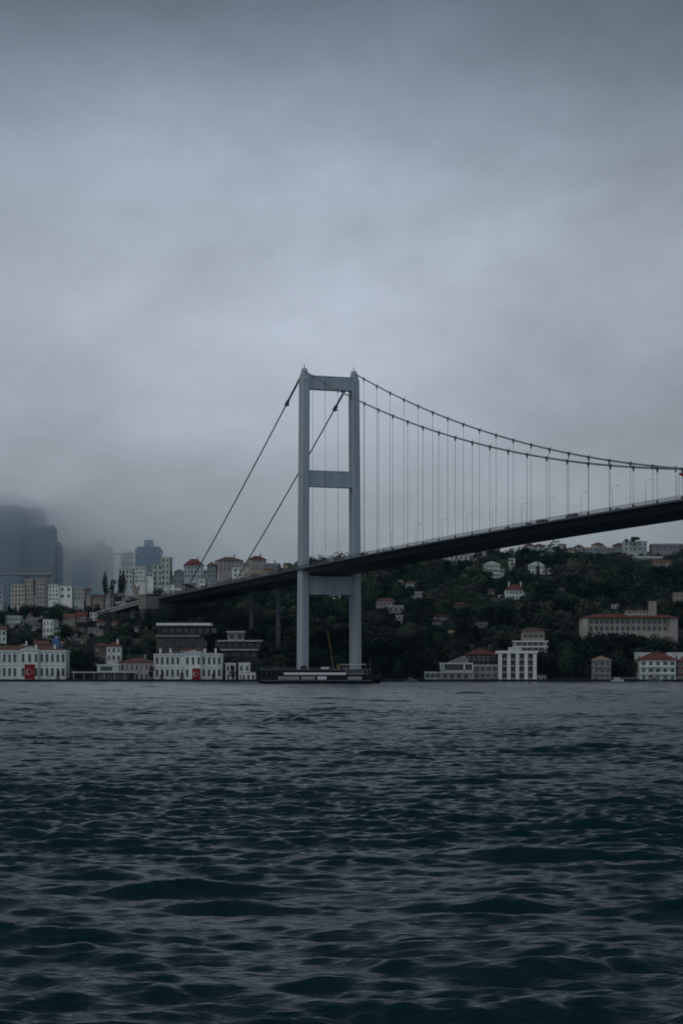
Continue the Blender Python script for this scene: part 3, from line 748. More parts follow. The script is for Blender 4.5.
MB().box(-19 * sc_, 11 * sc_, .5, 10.5, 4.11, 8.19, 'glass').build('upper_glazing', r)
MB().frustum((-15 * sc_, 8 * sc_, -1, 11), (2 * sc_, 5 * sc_, 4, 6), 8.91, 12.6, 'grey_roof').build('roof', r)
MB().box(12.8 * sc_, 38.5 * sc_, 1.2, 12.4, 7.41, 7.9, 'white_wall').build('flat_roof', r)
me = window_mesh(2.2, 2.2)
for x in (16, 22, 28, 34): shared('window', me, r, (x * sc_, 1.5, 4.6)); shared('window', me, r, (x * sc_, 1.5, 1.0))
for x in (-33, -28, -23): shared('window', me, r, (x * sc_, 1.5, 1.0))
for x in (-16, -9, -2, 5): shared('window', me, r, (x * sc_, 0, .6))
building('house', 'dark house with a bright red hip roof just behind the low white villa', 466.5, 496, 648.5, 662, 1, 6, 'dark_wall', 'hip', 'red_tile', 5.5, Y=1180., chim=2, dep=14, sink=9)

# white block with tall fins
Yc = 1150.; x0, x1 = 498.5, 536.5; xc = X_at((x0 + x1) / 2, Yc); sc_ = Yc / F; hw = 19 * sc_; z0 = 1.0; H = Z_at(653.5, Yc) - z0
r = thing('apartment_building', 'white waterfront block with five tall fins between dark balconies', 'apartment building', (xc, Yc, z0)); protect(x0, x1, 650, 681, Yc); FOOT.append((xc, Yc + 8, 15))
MB().box(-hw + .6, hw - .6, 1.8, 16, -1, H, 'dark_wall').build('wall', r)
k = MB(); k.box(-hw - .6, hw + .5, -.5, 16.5, H + .003, H + 1.5, 'bright_white'); k.box(-hw + 6, hw - 8, 4, 12, H + 1.5, H + 3.4, 'grey_white'); k.build('roof', r)
for i in range(5):
    x = -hw + .9 + i * (2 * hw - 1.8) / 4
    k = MB(); k.box(x - .95, x + .95, -.2, 1.797, -1, H, 'bright_white'); k.build('column', r)
fh = H / 4; bwid = (2 * hw - 1.8) / 4; me = window_mesh(1.9, fh * .62, 'boat_dark')
for f in range(4):
    for i in range(4):
        x = -hw + .9 + (i + .5) * bwid
        k = MB(); k.box(x - bwid / 2 + .96, x + bwid / 2 - .96, .2, 1.79, fh * f - .1, fh * f + .12, 'grey_white'); k.box(x - bwid / 2 + .96, x + bwid / 2 - .96, .2, .3, fh * f + .12, fh * f + .9, 'grey_wall'); k.build('balcony', r)
        shared('window', me, r, (x, 1.8, fh * f + .5))
building('garden_wall_house', 'low brown shed beside the finned white block', 536, 546, 675, 681, 1, 2, 'tan_wall', 'flat', 'grey_roof', Y=1150., dep=6, cat='shed')
# tiered house behind it
Yk = 1195.; xc = X_at(531, Yk); zb = Z_at(658, Yk); sc_ = Yk / F
r = thing('terraced_house', 'tiered house with white terraces and a brown roof above the finned block', 'house', (xc, Yk, zb)); protect(512, 549, 625, 653, Yk); FOOT.append((xc, Yk + 8, 13))
k = MB(); k.box(-16 * sc_, 16 * sc_, 0, 14, -6, 8.9, 'grey_white'); k.box(-8 * sc_, 14 * sc_, 3, 14, 8.91, 15.4, 'tan_wall'); k.build('wall', r)
k = MB(); k.hip(-11 * sc_, 17 * sc_, 1.5, 15.5, 15.41, 1.5, 'brown_tile'); k.build('roof', r)
for z in (3.1, 5.9, 8.92): MB().box(-18.5 * sc_, 17 * sc_, -1.8, -.003 if z < 8 else 2.9, z, z + .75, 'bright_white').build('terrace_slab', r)
me = window_mesh(2.3, 1.9)
for x in (-12, -6.5, -1, 4.5, 10): shared('window', me, r, (x * sc_, 0, 6.85)); shared('window', me, r, (x * sc_, 0, 3.95)); shared('window', me, r, (x * sc_, 0, .8))
for x in (-5, 0, 5, 10.5): shared('window', me, r, (x * sc_, 3, 11.2))

r = building('waterfront_house', 'small blue-grey house with a tan roof alone on the right shore', 593, 611, 655.5, 681, 3, 3, 'grey_wall', 'hip', 'tan_tile', 4.5, Y=1152., dep=10, slabs=True, ww=.6)
building('waterfront_house', 'red-roofed white house with two balconies at the right shore', 640, 676, 652.5, 681, 3, 5, 'white_wall', 'hip', 'red_tile', 7, Y=1151., dep=14, ww=.62, wh=.6, slabs=True)
building('waterfront_house', 'dark red house beside the white one at the right edge', 676.8, 700, 657, 681, 3, 3, 'red_tile', 'hip', 'brown_tile', 4, Y=1152., dep=12)
building('flat_roof_house', 'white flat-roofed block half hidden left of the right-edge red roof', 636.5, 650, 652.5, 664, 1, 3, 'white_wall', 'flat', 'bright_white', Y=1174., dep=9, sink=9)
building('flat_roof_house', 'white flat-roofed block half hidden behind the right-edge houses', 668, 690, 652.5, 664, 1, 4, 'white_wall', 'flat', 'bright_white', Y=1178., dep=9, sink=9)

# big hotel
Yg = ground_Y(630, 640); sc_ = Yg / F; xc = X_at(629.5, Yg); zb = Z_at(632, Yg)
r = thing('hotel', 'long cream hotel with a red roof and rows of arched bays', 'hotel', (xc, Yg, zb)); protect(580, 681, 601, 637, Yg); FOOT.append((xc - 12, Yg + 8, 20)); FOOT.append((xc + 12, Yg + 8, 20))
hw = 49.5 * sc_; H = 14 * sc_
k = MB(); k.box(-hw + 2.5, hw - 2, 0, 18, -6, H, 'cream_wall'); k.build('wall', r)
k = MB(); k.box(-hw + 1, -hw + 1 + 6 * sc_, -2.5, 14, -9, H - .02, 'cream_wall'); k.build('end_wing', r)
k = MB(); k.box(hw - 10 * sc_, hw - 1, -2.2, 14, -6, H - .03, 'pink_wall'); k.build('end_wing', r)
k = MB(); k.hip(-hw, hw, -3.2, 19, H + .003, 4.2 * sc_, 'red_tile'); ro = k.build('roof', r)
k = MB(); k.box(-2 * sc_, 22 * sc_, 3, 14, H + 1, 21.5 * sc_, 'cream_wall'); k.box(-3 * sc_, 23 * sc_, 2.4, 14.6, 21.5 * sc_, 22.6 * sc_, 'red_tile'); k.build('upper_storey', r)
k = MB(); k.box(20.5 * sc_, 27.5 * sc_, 2, 6.5, H + 1, 30 * sc_, 'pink_wall'); k.box(20 * sc_, 28 * sc_, 1.7, 6.8, 30 * sc_, 31 * sc_, 'tan_wall'); k.build('stair_tower', r)
fh = H / 2; nb = 15; bwid = (2 * hw - 20 * sc_) / nb; me = window_mesh(bwid * .62, fh * .6, 'cream_wall', False)
for f in range(2):
    for i in range(nb): shared('window', me, r, (-hw + 8.5 * sc_ + bwid * (i + .5), 0, fh * f + fh * .2))
me = window_mesh(1.3, 1.7, 'bright_white', False)
for i in range(7): shared('window', me, r, ((0 + i * 3) * sc_, 3, 17.8 * sc_))

# ---- houses on the wooded hill
building('house', 'pink-grey house with a pale eave among trees right of the tower', 371, 395, 598, 608, 1, 5, 'pink_wall', 'gable', 'brown_tile', 3, annex=-1, cover=.4)
building('house', 'white terrace house stepping down among trees right of the tower', 388, 404, 605.5, 613, 1, 3, 'grey_wall', 'flat', 'white_wall', dep=7, slabs=True)
building('cottage', 'tiny white house under the white terrace house among trees', 396, 402.5, 615, 624, 2, 1, 'grey_white', 'flat', 'pale_roof', dep=6)
building('house', 'grey-mauve weathered house among trees above the red hip roof', 473, 488, 622, 628, 1, 4, 'grey_wall', 'gable', 'grey_roof', 2, annex=-1, cover=.4)
building('house', 'white house with many balconies high on the wooded hill', 484.5, 506, 561, 578, 3, 5, 'white_wall', 'hip', 'pale_roof', 3.5, slabs=True, ww=.6, yaw=.2, annex=1, cover=.4)
building('house', 'narrow white house beside a cypress high on the hill', 509, 515, 558, 570, 3, 1, 'white_wall', 'flat', 'pale_roof', dep=7)
building('house', 'wide white house with tall gate-like wall on the hill under the deck end', 527, 550, 561.5, 574, 2, 5, 'white_wall', 'hip', 'pale_roof', 4, yaw=-.15, annex=1, cover=.4)
building('house', 'red-roofed white house in the middle of the wooded hill', 499, 526, 584, 600, 2, 6, 'white_wall', 'hip', 'red_tile', 5.5, chim=2, ww=.55, annex=-1, cover=.4)
building('cottage', 'small tan roof below the red-roofed house on the hill', 511, 524, 603, 609, 1, 3, 'tan_wall', 'gable', 'tan_tile', 3, dep=7)
building('house', 'pale long-roofed house on the ridge just under the bridge deck', 440, 473, 550.5, 560, 1, 7, 'grey_white', 'gable', 'pale_roof', 4, Y=1640., sink=10)
building('villa', 'white villa with roof terrace on the ridge at the right', 624, 647, 541, 551, 2, 5, 'grey_white', 'flat', 'pale_roof', Y=1645., sink=10, cat='villa')
building('apartment_block', 'long pale block along the ridge at the right edge', 652, 684, 543, 551, 1, 9, 'grey_wall', 'gable', 'grey_roof', 3, Y=1650., sink=10)
building('cottage', 'low pale house on the ridge right of the white villa', 596, 616, 547, 552.5, 1, 4, 'grey_wall', 'gable', 'grey_roof', 2.5, Y=1648., sink=8)
building('house', 'pinkish house below the ridge at the right edge', 654, 671, 560, 566.5, 1, 4, 'pink_wall', 'gable', 'brown_tile', 3)
building('cottage', 'small white garden house above the hotel roof', 612, 618.5, 604, 609, 1, 2, 'bright_white', 'flat', 'pale_roof', dep=5)
building('house', 'pale house with a lit wall at the hotel level at the right edge', 674, 690, 592, 602, 2, 3, 'tan_wall', 'flat', 'grey_roof')
building('greenhouse', 'pale strip of greenhouse roof on the slope below the ridge', 633, 662, 556, 559.5, 1, 6, 'grey_wall', 'gable', 'pale_roof', 2, dep=6, cat='greenhouse')
building('cottage', 'small white house glimpsed between the tower legs', 330, 341, 594, 599, 1, 3, 'white_wall', 'flat', 'pale_roof', dep=6)

# ---- town on the left, seen above and under the side span
town = [
 ('apartment_block', 'wide apartment block with a red hip roof left of the backstay cable', 183, 210, 558.5, 578, 3, 6, 'grey_white', 'hip', 'red_tile', 6.5),
 ('apartment_block', 'grey block with a brown roof crossed by the nearer backstay', 207, 219, 561.5, 577, 3, 3, 'grey_wall', 'hip', 'brown_tile', 3.5),
 ('apartment_block', 'long block with a red hip roof behind the left backstay foot', 217, 245, 556.5, 571, 3, 6, 'pink_wall', 'hip', 'brown_tile', 4),
 ('apartment_block', 'long red-roofed block ending beside the far backstay foot', 243, 268, 555.5, 570, 3, 6, 'cream_wall', 'hip', 'red_tile', 4),
 ('house', 'white gabled house below the long red-roofed blocks', 223, 248, 564.5, 582, 3, 5, 'bright_white', 'gable', 'pale_roof', 3.5),
 ('house', 'small bright white house touching the deck below the backstay', 217, 231, 574, 584, 2, 4, 'bright_white', 'flat', 'pale_roof', 0),
 ('house', 'white two-storey house beside the deck left of the backstay', 194, 206, 578, 590, 2, 3, 'bright_white', 'flat', 'grey_roof', 0),
 ('house', 'grey house with a dark roof among trees left of the red hip roof', 171, 184, 568.5, 584, 2, 3, 'grey_wall', 'hip', 'grey_roof', 3),
 ('apartment_block', 'slim pale green slab block left of the red hip roofs', 161, 170, 557, 586, 5, 2, 'pale_green_wall', 'flat', 'pale_roof', 0),
 ('apartment_block', 'pale yellow block beside the slim slab block', 153, 162.5, 564, 586, 4, 2, 'pale_green_wall', 'flat', 'pale_roof', 0),
 ('apartment_block', 'broad white apartment block in front of the blue office tower', 128, 153, 566, 583, 4, 6, 'white_wall', 'flat', 'pale_roof', 0),
 ('apartment_block', 'low white apartment block behind the cypresses', 118, 133, 568.5, 584, 3, 4, 'grey_white', 'flat', 'pale_roof', 0),
 ('house', 'cream gable-fronted house above the approach road', 133.5, 150, 585, 595.5, 1, 3, 'cream_wall', 'gable_front', 'tan_tile', 4.5),
 ('house', 'pink-roofed house above the approach road', 120.5, 135.5, 582.5, 594, 1, 4, 'pink_wall', 'gable', 'tan_tile', 4),
 ('apartment_block', 'tall cream block nearest the left edge of the town', 10, 25.5, 584, 606, 5, 4, 'cream_wall', 'flat', 'tan_wall', 0),
 ('apartment_block', 'tall cream block in the middle of the cream cluster', 24.5, 36, 579, 606, 6, 3, 'cream_wall', 'flat', 'tan_wall', 0),
 ('apartment_block', 'pinkish tall block at the right of the cream cluster', 36, 48.5, 578, 604, 6, 3, 'pink_wall', 'flat', 'tan_wall', 0),
 ('apartment_block', 'white stepped block right of the cream cluster', 48, 59, 584, 601, 4, 3, 'white_wall', 'flat', 'pale_roof', 0),
 ('apartment_block', 'white block with a dark band window under the grey towers', 58, 73, 585.5, 599, 2, 2, 'bright_white', 'flat', 'pale_roof', 0),
 ('apartment_block', 'small white block in the trees under the pale grey towers', 73.5, 84, 587, 600, 3, 3, 'grey_white', 'flat', 'pale_roof', 0),
 ('apartment_block', 'pale block cut by the left edge behind the trees', -10, 3, 580, 604, 5, 3, 'grey_white', 'flat', 'pale_roof', 0),
 ('warehouse', 'long pale flat-roofed building among trees at the left', 4.5, 26, 615.5, 627, 2, 6, 'grey_white', 'flat', 'pale_roof', 0),
 ('house', 'white house with black windows among trees above the left palace', 41.5, 58, 619.5, 640, 3, 3, 'white_wall', 'flat', 'white_wall', 0),
 ('house', 'white house cut by the left edge above the palace', -8, 7, 626, 648, 3, 3, 'white_wall', 'gable', 'brown_tile', 4),
 ('house', 'house with a wide orange-red roof below the approach road', 74, 90, 611.5, 622, 1, 4, 'pink_wall', 'gable', 'red_tile', 5),
 ('house', 'brownish gabled house left of the orange-red roof', 59, 75.5, 613.5, 626, 2, 4, 'tan_wall', 'gable', 'brown_tile', 4.5),
 ('house', 'little white house right of the orange-red roof', 89.5, 97, 612, 620.5, 2, 2, 'bright_white', 'flat', 'grey_roof', 0),
 ('house', 'dark house with a brown roof behind the left palace', 30, 51, 640.5, 652, 1, 5, 'brown_wall', 'gable', 'brown_tile', 4),
 ('house', 'pale house with a tan roof behind the left palace wing', 7, 30, 644, 654, 1, 5, 'white_wall', 'hip', 'tan_tile', 4),
 ('cottage', 'low pale roof in the trees left of the orange-red roof', 26, 40, 617.5, 625, 1, 4, 'grey_wall', 'gable', 'grey_roof', 3),
 ('house', 'grey house among trees between cream blocks and warehouse', 0, 13, 603, 612, 1, 3, 'grey_wall', 'flat', 'grey_roof', 0),
 ('house', 'white cottage above the deck near the tower', 261, 279, 563, 570, 1, 5, 'grey_wall', 'gable', 'grey_roof', 3),
]
for i, t in enumerate(town):
    nm, lb, x0, x1, yt, yb, fl, by, wm, rf, rm, rh = t
    yy = {'apartment_block': None}.get(nm)
    Yb = ground_Y((x0 + x1) / 2, yb)
    cat = {'apartment_block': 'apartment block', 'warehouse': 'warehouse', 'cottage': 'cottage'}.get(nm, 'house')
    building(nm, lb, x0, x1, yt, yb, fl, by, wm, rf, rm, rh, cat=cat, Y=Yb, yaw=rnd.uniform(-.3, .3), sink=9, cover=.36, annex=rnd.choice((0, 1, -1)) if x1 - x0 > 11 else 0, ww=.5, chim=1 if rf in ('hip', 'gable') and by > 4 else 0)
# small houses crowding the town between the ones above
CROWD = [('small pale house crowded into the hill town behind the side span', 'small pale houses crowded behind the side span', 128, 292, 569, 596, 46),
         ('small pale house half hidden in the trees above the left palace', 'small houses half hidden above the left palace', 0, 150, 602, 650, 26),
         ('small house half hidden among the trees of the right-hand wooded hill', 'small houses half hidden on the wooded hill', 385, 683, 558, 650, 13),
         ('small pale house peeping out of the ridge trees at the right', 'small houses on the right-hand ridge', 480, 683, 546, 556, 16),
         ('small house of the crowded town below the grey skyscrapers', 'small houses below the grey skyscrapers', 0, 120, 588, 603, 22)]
for lb, gp, xa, xb, ya, yb2, cnt in CROWD:
    done = 0
    for _ in range(1800):
        if done >= cnt: break
        w_, h_ = rnd.uniform(5, 12), rnd.uniform(3.5, 8); x0 = rnd.uniform(xa, xb - w_); yb = rnd.uniform(ya, yb2); x1 = x0 + w_; yt = yb - h_
        Yc_ = ground_Y((x0 + x1) / 2, yb)
        dk = 611 if (x0 + x1) / 2 < 165 else 598 - (x0 - 170) * .24
        if yb > dk + 1 and gp.endswith('span'): continue
        lim = .8 if gp.endswith('span') else .5
        if any(min(x1, c) - max(x0, a_) > lim * w_ and min(yb, b_) - max(yt, t_) > .45 * h_ for a_, c, t_, b_, _y, _c in RECTS): continue
        if any((X_at((x0 + x1) / 2, Yc_) - fx_) ** 2 + (Yc_ + 4 - fy_) ** 2 < (fr + 1.5) ** 2 for fx_, fy_, fr in FOOT): continue
        v = BR.inverted() @ Vector((X_at((x0 + x1) / 2, Yc_), Yc_, 0))
        if -12 < v.y < W + 12 and v.x > -490: continue
        wm = rnd.choice(['grey_white', 'white_wall', 'pink_wall', 'cream_wall', 'grey_wall', 'tan_wall', 'grey_white'])
        rf, rm = rnd.choice([('gable', 'brown_tile'), ('gable', 'tan_tile'), ('hip', 'brown_tile'), ('flat', 'pale_roof'), ('flat', 'grey_roof'), ('hip', 'red_tile')])
        building('house', lb, x0, x1, yt, yb, 2 if h_ > 5.5 else 1, rnd.randint(2, 4), wm, rf, rm, 0 if rf == 'flat' else 2.2, cat='house', Y=Yc_, yaw=rnd.uniform(-.5, .5), sink=8, group=gp, dep=8, cover=.4, annex=rnd.choice((0, 0, 1, -1)))
        done += 1
# steep white tent-like roof beside the abutment
Y_ = ground_Y(173, 594); sc_ = Y_ / F; w = 8 * sc_
r = thing('chapel', 'white tent-shaped building with a steep roof beside the abutment', 'building', (X_at(173, Y_), Y_, Z_at(594, Y_))); protect(165, 182, 582, 594, Y_); FOOT.append((X_at(173, Y_), Y_ + 5, 9))
MB().box(-w, w, 0, 9, -6, 3.2, 'white_wall').build('wall', r)
MB().frustum((-w - .5, w + .5, -.5, 9.5), (-w * .3, w * .3, 2, 7), 3.203, 9, 'white_wall').build('roof', r)
me = window_mesh(1.0, 1.5)
for i in range(4): shared('window', me, r, (-w + w * 2 * (i + .5) / 4, 0, .9))
# blue tarpaulin shed
Y_ = ground_Y(55.5, 653) if False else 1190.; sc_ = Y_ / F
r = thing('shed', 'shed under a bright blue tarpaulin behind the left palace', 'shed', (X_at(55.5, Y_), Y_, Z_at(652, Y_))); protect(51, 60, 638, 651, Y_); FOOT.append((X_at(55.5, Y_), Y_ + 3, 6))
MB().box(-4 * sc_, 4 * sc_, 0, 6, -4, 4.2, 'brown_wall').build('wall', r)
MB().frustum((-4.6 * sc_, 4.6 * sc_, -.6, 6.6), (-3 * sc_, 2.6 * sc_, 1.5, 4.5), 2.4, 7.6, 'blue_tarp').build('tarpaulin', r)

# ---- office towers in the low cloud
def tower(name, label, x0, x1, yt, Y, fl, wm, bm, dep=40, crown=None, vert=0, yaw=0.):
    xc = X_at((x0 + x1) / 2, Y); w = (x1 - x0) * Y / F; zb = 45.; H = Z_at(yt, Y) - zb
    r = thing(name, label, 'office tower', (xc, Y, zb), yaw)
    MB().box(-w / 2, w / 2, 0, dep, -5, H, wm).build('wall', r)
    fh = H / fl
    for i in range(fl):
        k = MB(); k.box(-w / 2 - .35, w / 2 + .35, -.35, dep + .35, fh * i + fh * .62, fh * i + fh, bm); k.build('floor_band', r)
    for i in range(vert):
        x = -w / 2 + w * (i + .5) / vert; MB().box(x - .5, x + .5, -.8, -.36, 0, H - .2, bm).build('mullion', r)
    k = MB(); k.box(-w / 2 + 2, w / 2 - 2, 2, dep - 2, H + .003, H + 4, bm)
    if crown: k.box(-w * crown, w * crown, dep * .3, dep * .7, H + 4, H + 13, wm)
    k.build('roof', r)
    return r
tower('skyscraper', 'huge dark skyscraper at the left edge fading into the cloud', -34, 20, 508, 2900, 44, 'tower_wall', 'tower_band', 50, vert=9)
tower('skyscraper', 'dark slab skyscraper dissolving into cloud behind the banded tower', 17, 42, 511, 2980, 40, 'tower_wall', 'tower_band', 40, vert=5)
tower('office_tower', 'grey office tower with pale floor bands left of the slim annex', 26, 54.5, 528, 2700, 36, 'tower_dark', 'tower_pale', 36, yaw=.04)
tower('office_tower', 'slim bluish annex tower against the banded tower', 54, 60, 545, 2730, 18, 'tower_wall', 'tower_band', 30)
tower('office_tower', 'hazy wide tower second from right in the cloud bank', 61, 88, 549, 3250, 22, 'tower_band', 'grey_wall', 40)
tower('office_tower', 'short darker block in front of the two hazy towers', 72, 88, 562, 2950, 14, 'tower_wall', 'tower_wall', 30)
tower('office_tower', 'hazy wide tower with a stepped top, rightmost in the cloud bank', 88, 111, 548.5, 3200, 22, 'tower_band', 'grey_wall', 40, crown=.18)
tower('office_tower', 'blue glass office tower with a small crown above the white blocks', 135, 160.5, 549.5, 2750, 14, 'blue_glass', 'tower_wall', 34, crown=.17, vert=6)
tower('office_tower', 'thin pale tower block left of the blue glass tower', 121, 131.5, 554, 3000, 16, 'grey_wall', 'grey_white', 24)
# elevated road in front of the towers
Y_ = 2300.; r = thing('viaduct', 'thin elevated motorway crossing before the grey towers', 'viaduct', (X_at(15, Y_), Y_, Z_at(575, Y_)))
MB().box(-90, X_at(51, Y_) - X_at(15, Y_), 0, 14, 0, 2.2, 'grey_wall').build('road_slab', r)
for x in (-80, -50, -20, 10, 34): MB().box(x, x + 2.4, 4, 10, -50, -.003, 'grey_wall').build('pier', r)
# tower crane, thin and pale
Y_ = 2600.; r = thing('tower_crane', 'thin pale tower crane by the slim block left of the blue tower', 'crane', (X_at(132.5, Y_), Y_, Z_at(580, Y_)))
MB().box(-.8, .8, 0, 1.6, -20, 32, 'grey_white').build('mast', r); MB().box(-22, 8, .3, 1.3, 31, 32.4, 'grey_white').build('jib', r); MB().box(5, 8, -.3, 1.9, 28.5, 30.98, 'concrete').build('counterweight', r)

# ------------------------------------------------------------------ ferry
Yf = 905.; sc_ = Yf / F; xf = X_at(321, Yf)
r = thing('ferry', 'long black-hulled passenger ferry moored before the bridge tower', 'ferry', (xf, Yf, 0))
def fx(px): return X_at(px, Yf) - xf
k = MB(); n = 40; vv = []
xs = np.linspace(fx(259.5), fx(383), n + 1)
for i, x in enumerate(xs):
    u = i / n
    hb = 5.2 * (1 - max(0, (u - .78) / .22) ** 2.2 * .96) * (1 - max(0, (.08 - u) / .08) ** 2 * .25)
    zt = 1.9 + 2.6 * max(0, (u - .80) / .20) ** 1.4 + .25 * max(0, (.15 - u) / .15)
    xr = x - (1.8 * max(0, (u - .9) / .1))
    vv += [(xr, -hb * .82, -.9), (x, -hb, zt * .6), (x, -hb, zt), (x, hb, zt), (x, hb, zt * .6), (xr, hb * .82, -.9)]
ff = [(6 * i + j, 6 * i + 6 + j, 6 * i + 6 + (j + 1) % 6, 6 * i + (j + 1) % 6) for i in range(n) for j in range(6)]
k.poly(vv, ff + [tuple(range(6)), tuple(range(len(vv) - 6, len(vv)))[::-1]], 'hull_black'); hull = k.build('hull', r)
r.scale = (1, 1, .83)
MB().box(fx(262), fx(372), -5.28, -5.21, 1.35, 1.62, 'boat_grey').build('rubbing_strake', hull)
k = MB(); k.box(fx(263), fx(370), -4.4, 4.4, 1.9, 4.3, 'boat_dark'); lc = k.build('lower_cabin', r)
k = MB(); k.box(-.34, .34, -.06, .02, -.1, 1.35, 'boat_white'); k.box(-.16, .16, -.1, -.061, .35, 1.1, 'glass'); me = k.mesh('window')
for i in range(9): shared('window', me, lc, (fx(279.5 + i * 2.35), -4.4, 2.3))
for i in range(6): shared('window', me, lc, (fx(302.5 + i * 2.3), -4.4, 2.3))
for i in range(6): shared('window', me, lc, (fx(349 + i * 2.3), -4.4, 2.3))
MB().box(fx(317.5), fx(326.5), -4.5, -4.402, 2.1, 3.7, 'boat_white').build('door', lc)
k = MB(); k.box(fx(284), fx(346), -5.05, 5.05, 4.31, 5.5, 'boat_grey'); k.box(fx(284), fx(346), -5.12, -5.06, 4.5, 5.6, 'boat_white'); k.build('bulwark', r)
k = MB(); k.box(fx(261), fx(374), -5.0, 5.0, 4.301 - .001, 4.305, 'boat_dark'); k.build('upper_deck', r)
k = MB(); k.box(fx(264), fx(345), -3.8, 3.8, 5.51, 6.9, 'boat_dark'); k.build('upper_cabin', r)
k = MB(); k.box(fx(260.5), fx(371), -5.0, 5.0, 6.92, 7.25, 'boat_grey'); k.box(fx(345), fx(371), -5.03, -5.002, 6.9, 7.3, 'boat_grey'); rf = k.build('roof', r)
for px in list(range(262, 284, 5)) + list(range(347, 372, 4)): MB().tube([(fx(px), -4.85, 4.3), (fx(px), -4.85, 6.92)], .09, 'boat_grey', 6).build('stanchion', r)
k = MB(); k.box(fx(347), fx(366), -3.2, 3.2, 4.32, 6.9, 'boat_dark'); wh_ = k.build('saloon', r)
me = window_mesh(1.1, 1.2, 'boat_white', False)
for i in range(6): shared('window', me, wh_, (fx(349.5 + i * 2.7), -3.2, 5.1))
k = MB(); k.box(fx(341), fx(366.5), -3.6, 3.6, 9.6, 9.85, 'boat_white'); k.build('awning', r)
for px in (342, 348, 354, 360, 365.5):
    for y in (-3.4, 3.4): MB().tube([(fx(px), y, 7.25), (fx(px), y, 9.6)], .07, 'boat_grey', 5).build('stanchion', r)
k = MB(); k.frustum((fx(343), fx(349), -1.6, 1.6), (fx(343.8), fx(348.4), -1.4, 1.4), 7.26, 9.4, 'boat_grey'); wb = k.build('wheelhouse', r)
MB().box(fx(343.6), fx(348.3), -1.66, -1.5, 8.3, 9.0, 'glass').build('window', wb)
k = MB(); k.frustum((fx(300), fx(307), -1.3, 1.3), (fx(301), fx(306.4), -1.0, 1.0), 7.26, 9.1, 'boat_dark'); k.build('funnel', r)
k = MB(); k.tube([(fx(321.5), -4.2, 7.9), (fx(323), -4.6, 7.75), (fx(327), -4.6, 7.75), (fx(328.5), -4.2, 7.95)], .6, 'boat_white', 8); k.build('lifeboat', r)
k = MB()
for px in range(262, 342, 4): k.tube([(fx(px), -4.9, 7.25), (fx(px), -4.9, 8.3)], .05, 'boat_grey', 4)
for z in (7.75, 8.3): k.tube([(fx(262), -4.9, z), (fx(340), -4.9, z)], .05, 'boat_grey', 4)
k.build('railing', r)
k = MB(); k.tube([(fx(370), 0, 7.25), (fx(370), 0, 12)], .1, 'boat_grey', 6); k.build('mast', r)
k = MB()
for i in range(9): k.tube([(fx(371.5 + i * 1.2), -3.4 + .32 * i, 2.3 + .2 * i), (fx(371.5 + i * 1.2), -3.4 + .32 * i, 3.6 + .2 * i)], .05, 'boat_grey', 4)
k.tube([(fx(371.5 + i * 1.2), -3.4 + .32 * i, 3.6 + .2 * i) for i in range(9)], .06, 'boat_grey', 4); k.build('railing', r)
protect(262, 380, 668, 683, Yf)

# yellow crane on the quay behind the ferry
Yk = 1128.; r = thing('crawler_crane', 'small yellow crane with a leaning boom between the tower legs', 'crane', (X_at(335, Yk), Yk, .95)); sc_ = Yk / F
for y in (-1.3, 1.3):
    k = MB(); k.tube([(-1.8, y, .45), (1.8, y, .45)], .45, 'rubber', 8); k.box(-1.8, 1.8, y - .35, y + .35, .1, .85, 'rubber'); k.build('track', r)
MB().box(-1.7, 1.7, -1.2, 1.2, 1.0, 1.45, 'boat_dark').build('turntable', r)
k = MB(); k.box(-.3, 2.6, -1.3, 1.3, 1.46, 3.6, 'yellow_paint'); k.box(1.0, 2.9, -1.2, 1.2, 3.61, 8.2, 'yellow_paint'); k.build('body', r)
MB().box(-1.8, -.31, -1.2, .2, 1.46, 3.9, 'glass').build('cab', r)
k = MB(); a, b_ = Vector((-.3, 0, 3.4)), Vector((-4.0, 0, 26.0))
for dx, dy in ((-.3, -.3), (.3, -.3), (-.3, .3), (.3, .3)): k.tube([a + Vector((dx, dy, 0)), b_ + Vector((dx * .4, dy * .4, 0))], .1, 'yellow_paint', 5)
for i in range(18):
    u, v = i / 18, (i + 1) / 18; sg = 1 if i % 2 else -1
    k.tube([a.lerp(b_, u) + Vector((.3 * sg * (1 - .6 * u), -.3 * (1 - .6 * u), 0)), a.lerp(b_, v) + Vector((-.3 * sg * (1 - .6 * v), -.3 * (1 - .6 * v), 0))], .06, 'yellow_paint', 4)
k.build('boom', r); protect(329, 339, 640, 665, Yk)
# small moored motor boat at right
def motor_boat(px, Y, L_, label, wm='boat_white'):
    r = thing('motor_boat', label, 'boat', (X_at(px, Y), Y, 0)); k = MB(); vv = []; n = 12
    for i in range(n + 1):
        u = i / n; x = -L_ / 2 + L_ * u; hb = 1.2 * (1 - max(0, (u - .5) / .5) ** 2 * .95); zt = .8 + .35 * u
        vv += [(x, -hb * .6, -.3), (x, -hb, zt), (x, hb, zt), (x, hb * .6, -.3)]
    k.poly(vv, [(4 * i + j, 4 * i + 4 + j, 4 * i + 4 + (j + 1) % 4, 4 * i + (j + 1) % 4) for i in range(n) for j in range(4)] + [(0, 1, 2, 3)], wm); k.build('hull', r)
    k = MB(); k.frustum((-L_ * .25, L_ * .18, -.85, .85), (-L_ * .2, L_ * .08, -.7, .7), 1.05, 2.1, wm); cbn = k.build('cabin', r)
    MB().box(-L_ * .18, L_ * .07, -.86, -.74, 1.35, 1.8, 'glass').build('window', cbn)
motor_boat(617.5, 1107, 6.5, 'small white motor boat moored below the lone tan-roofed house')
motor_boat(655, 1108, 8, 'small grey motor boat moored at the right-hand quay', 'boat_grey')
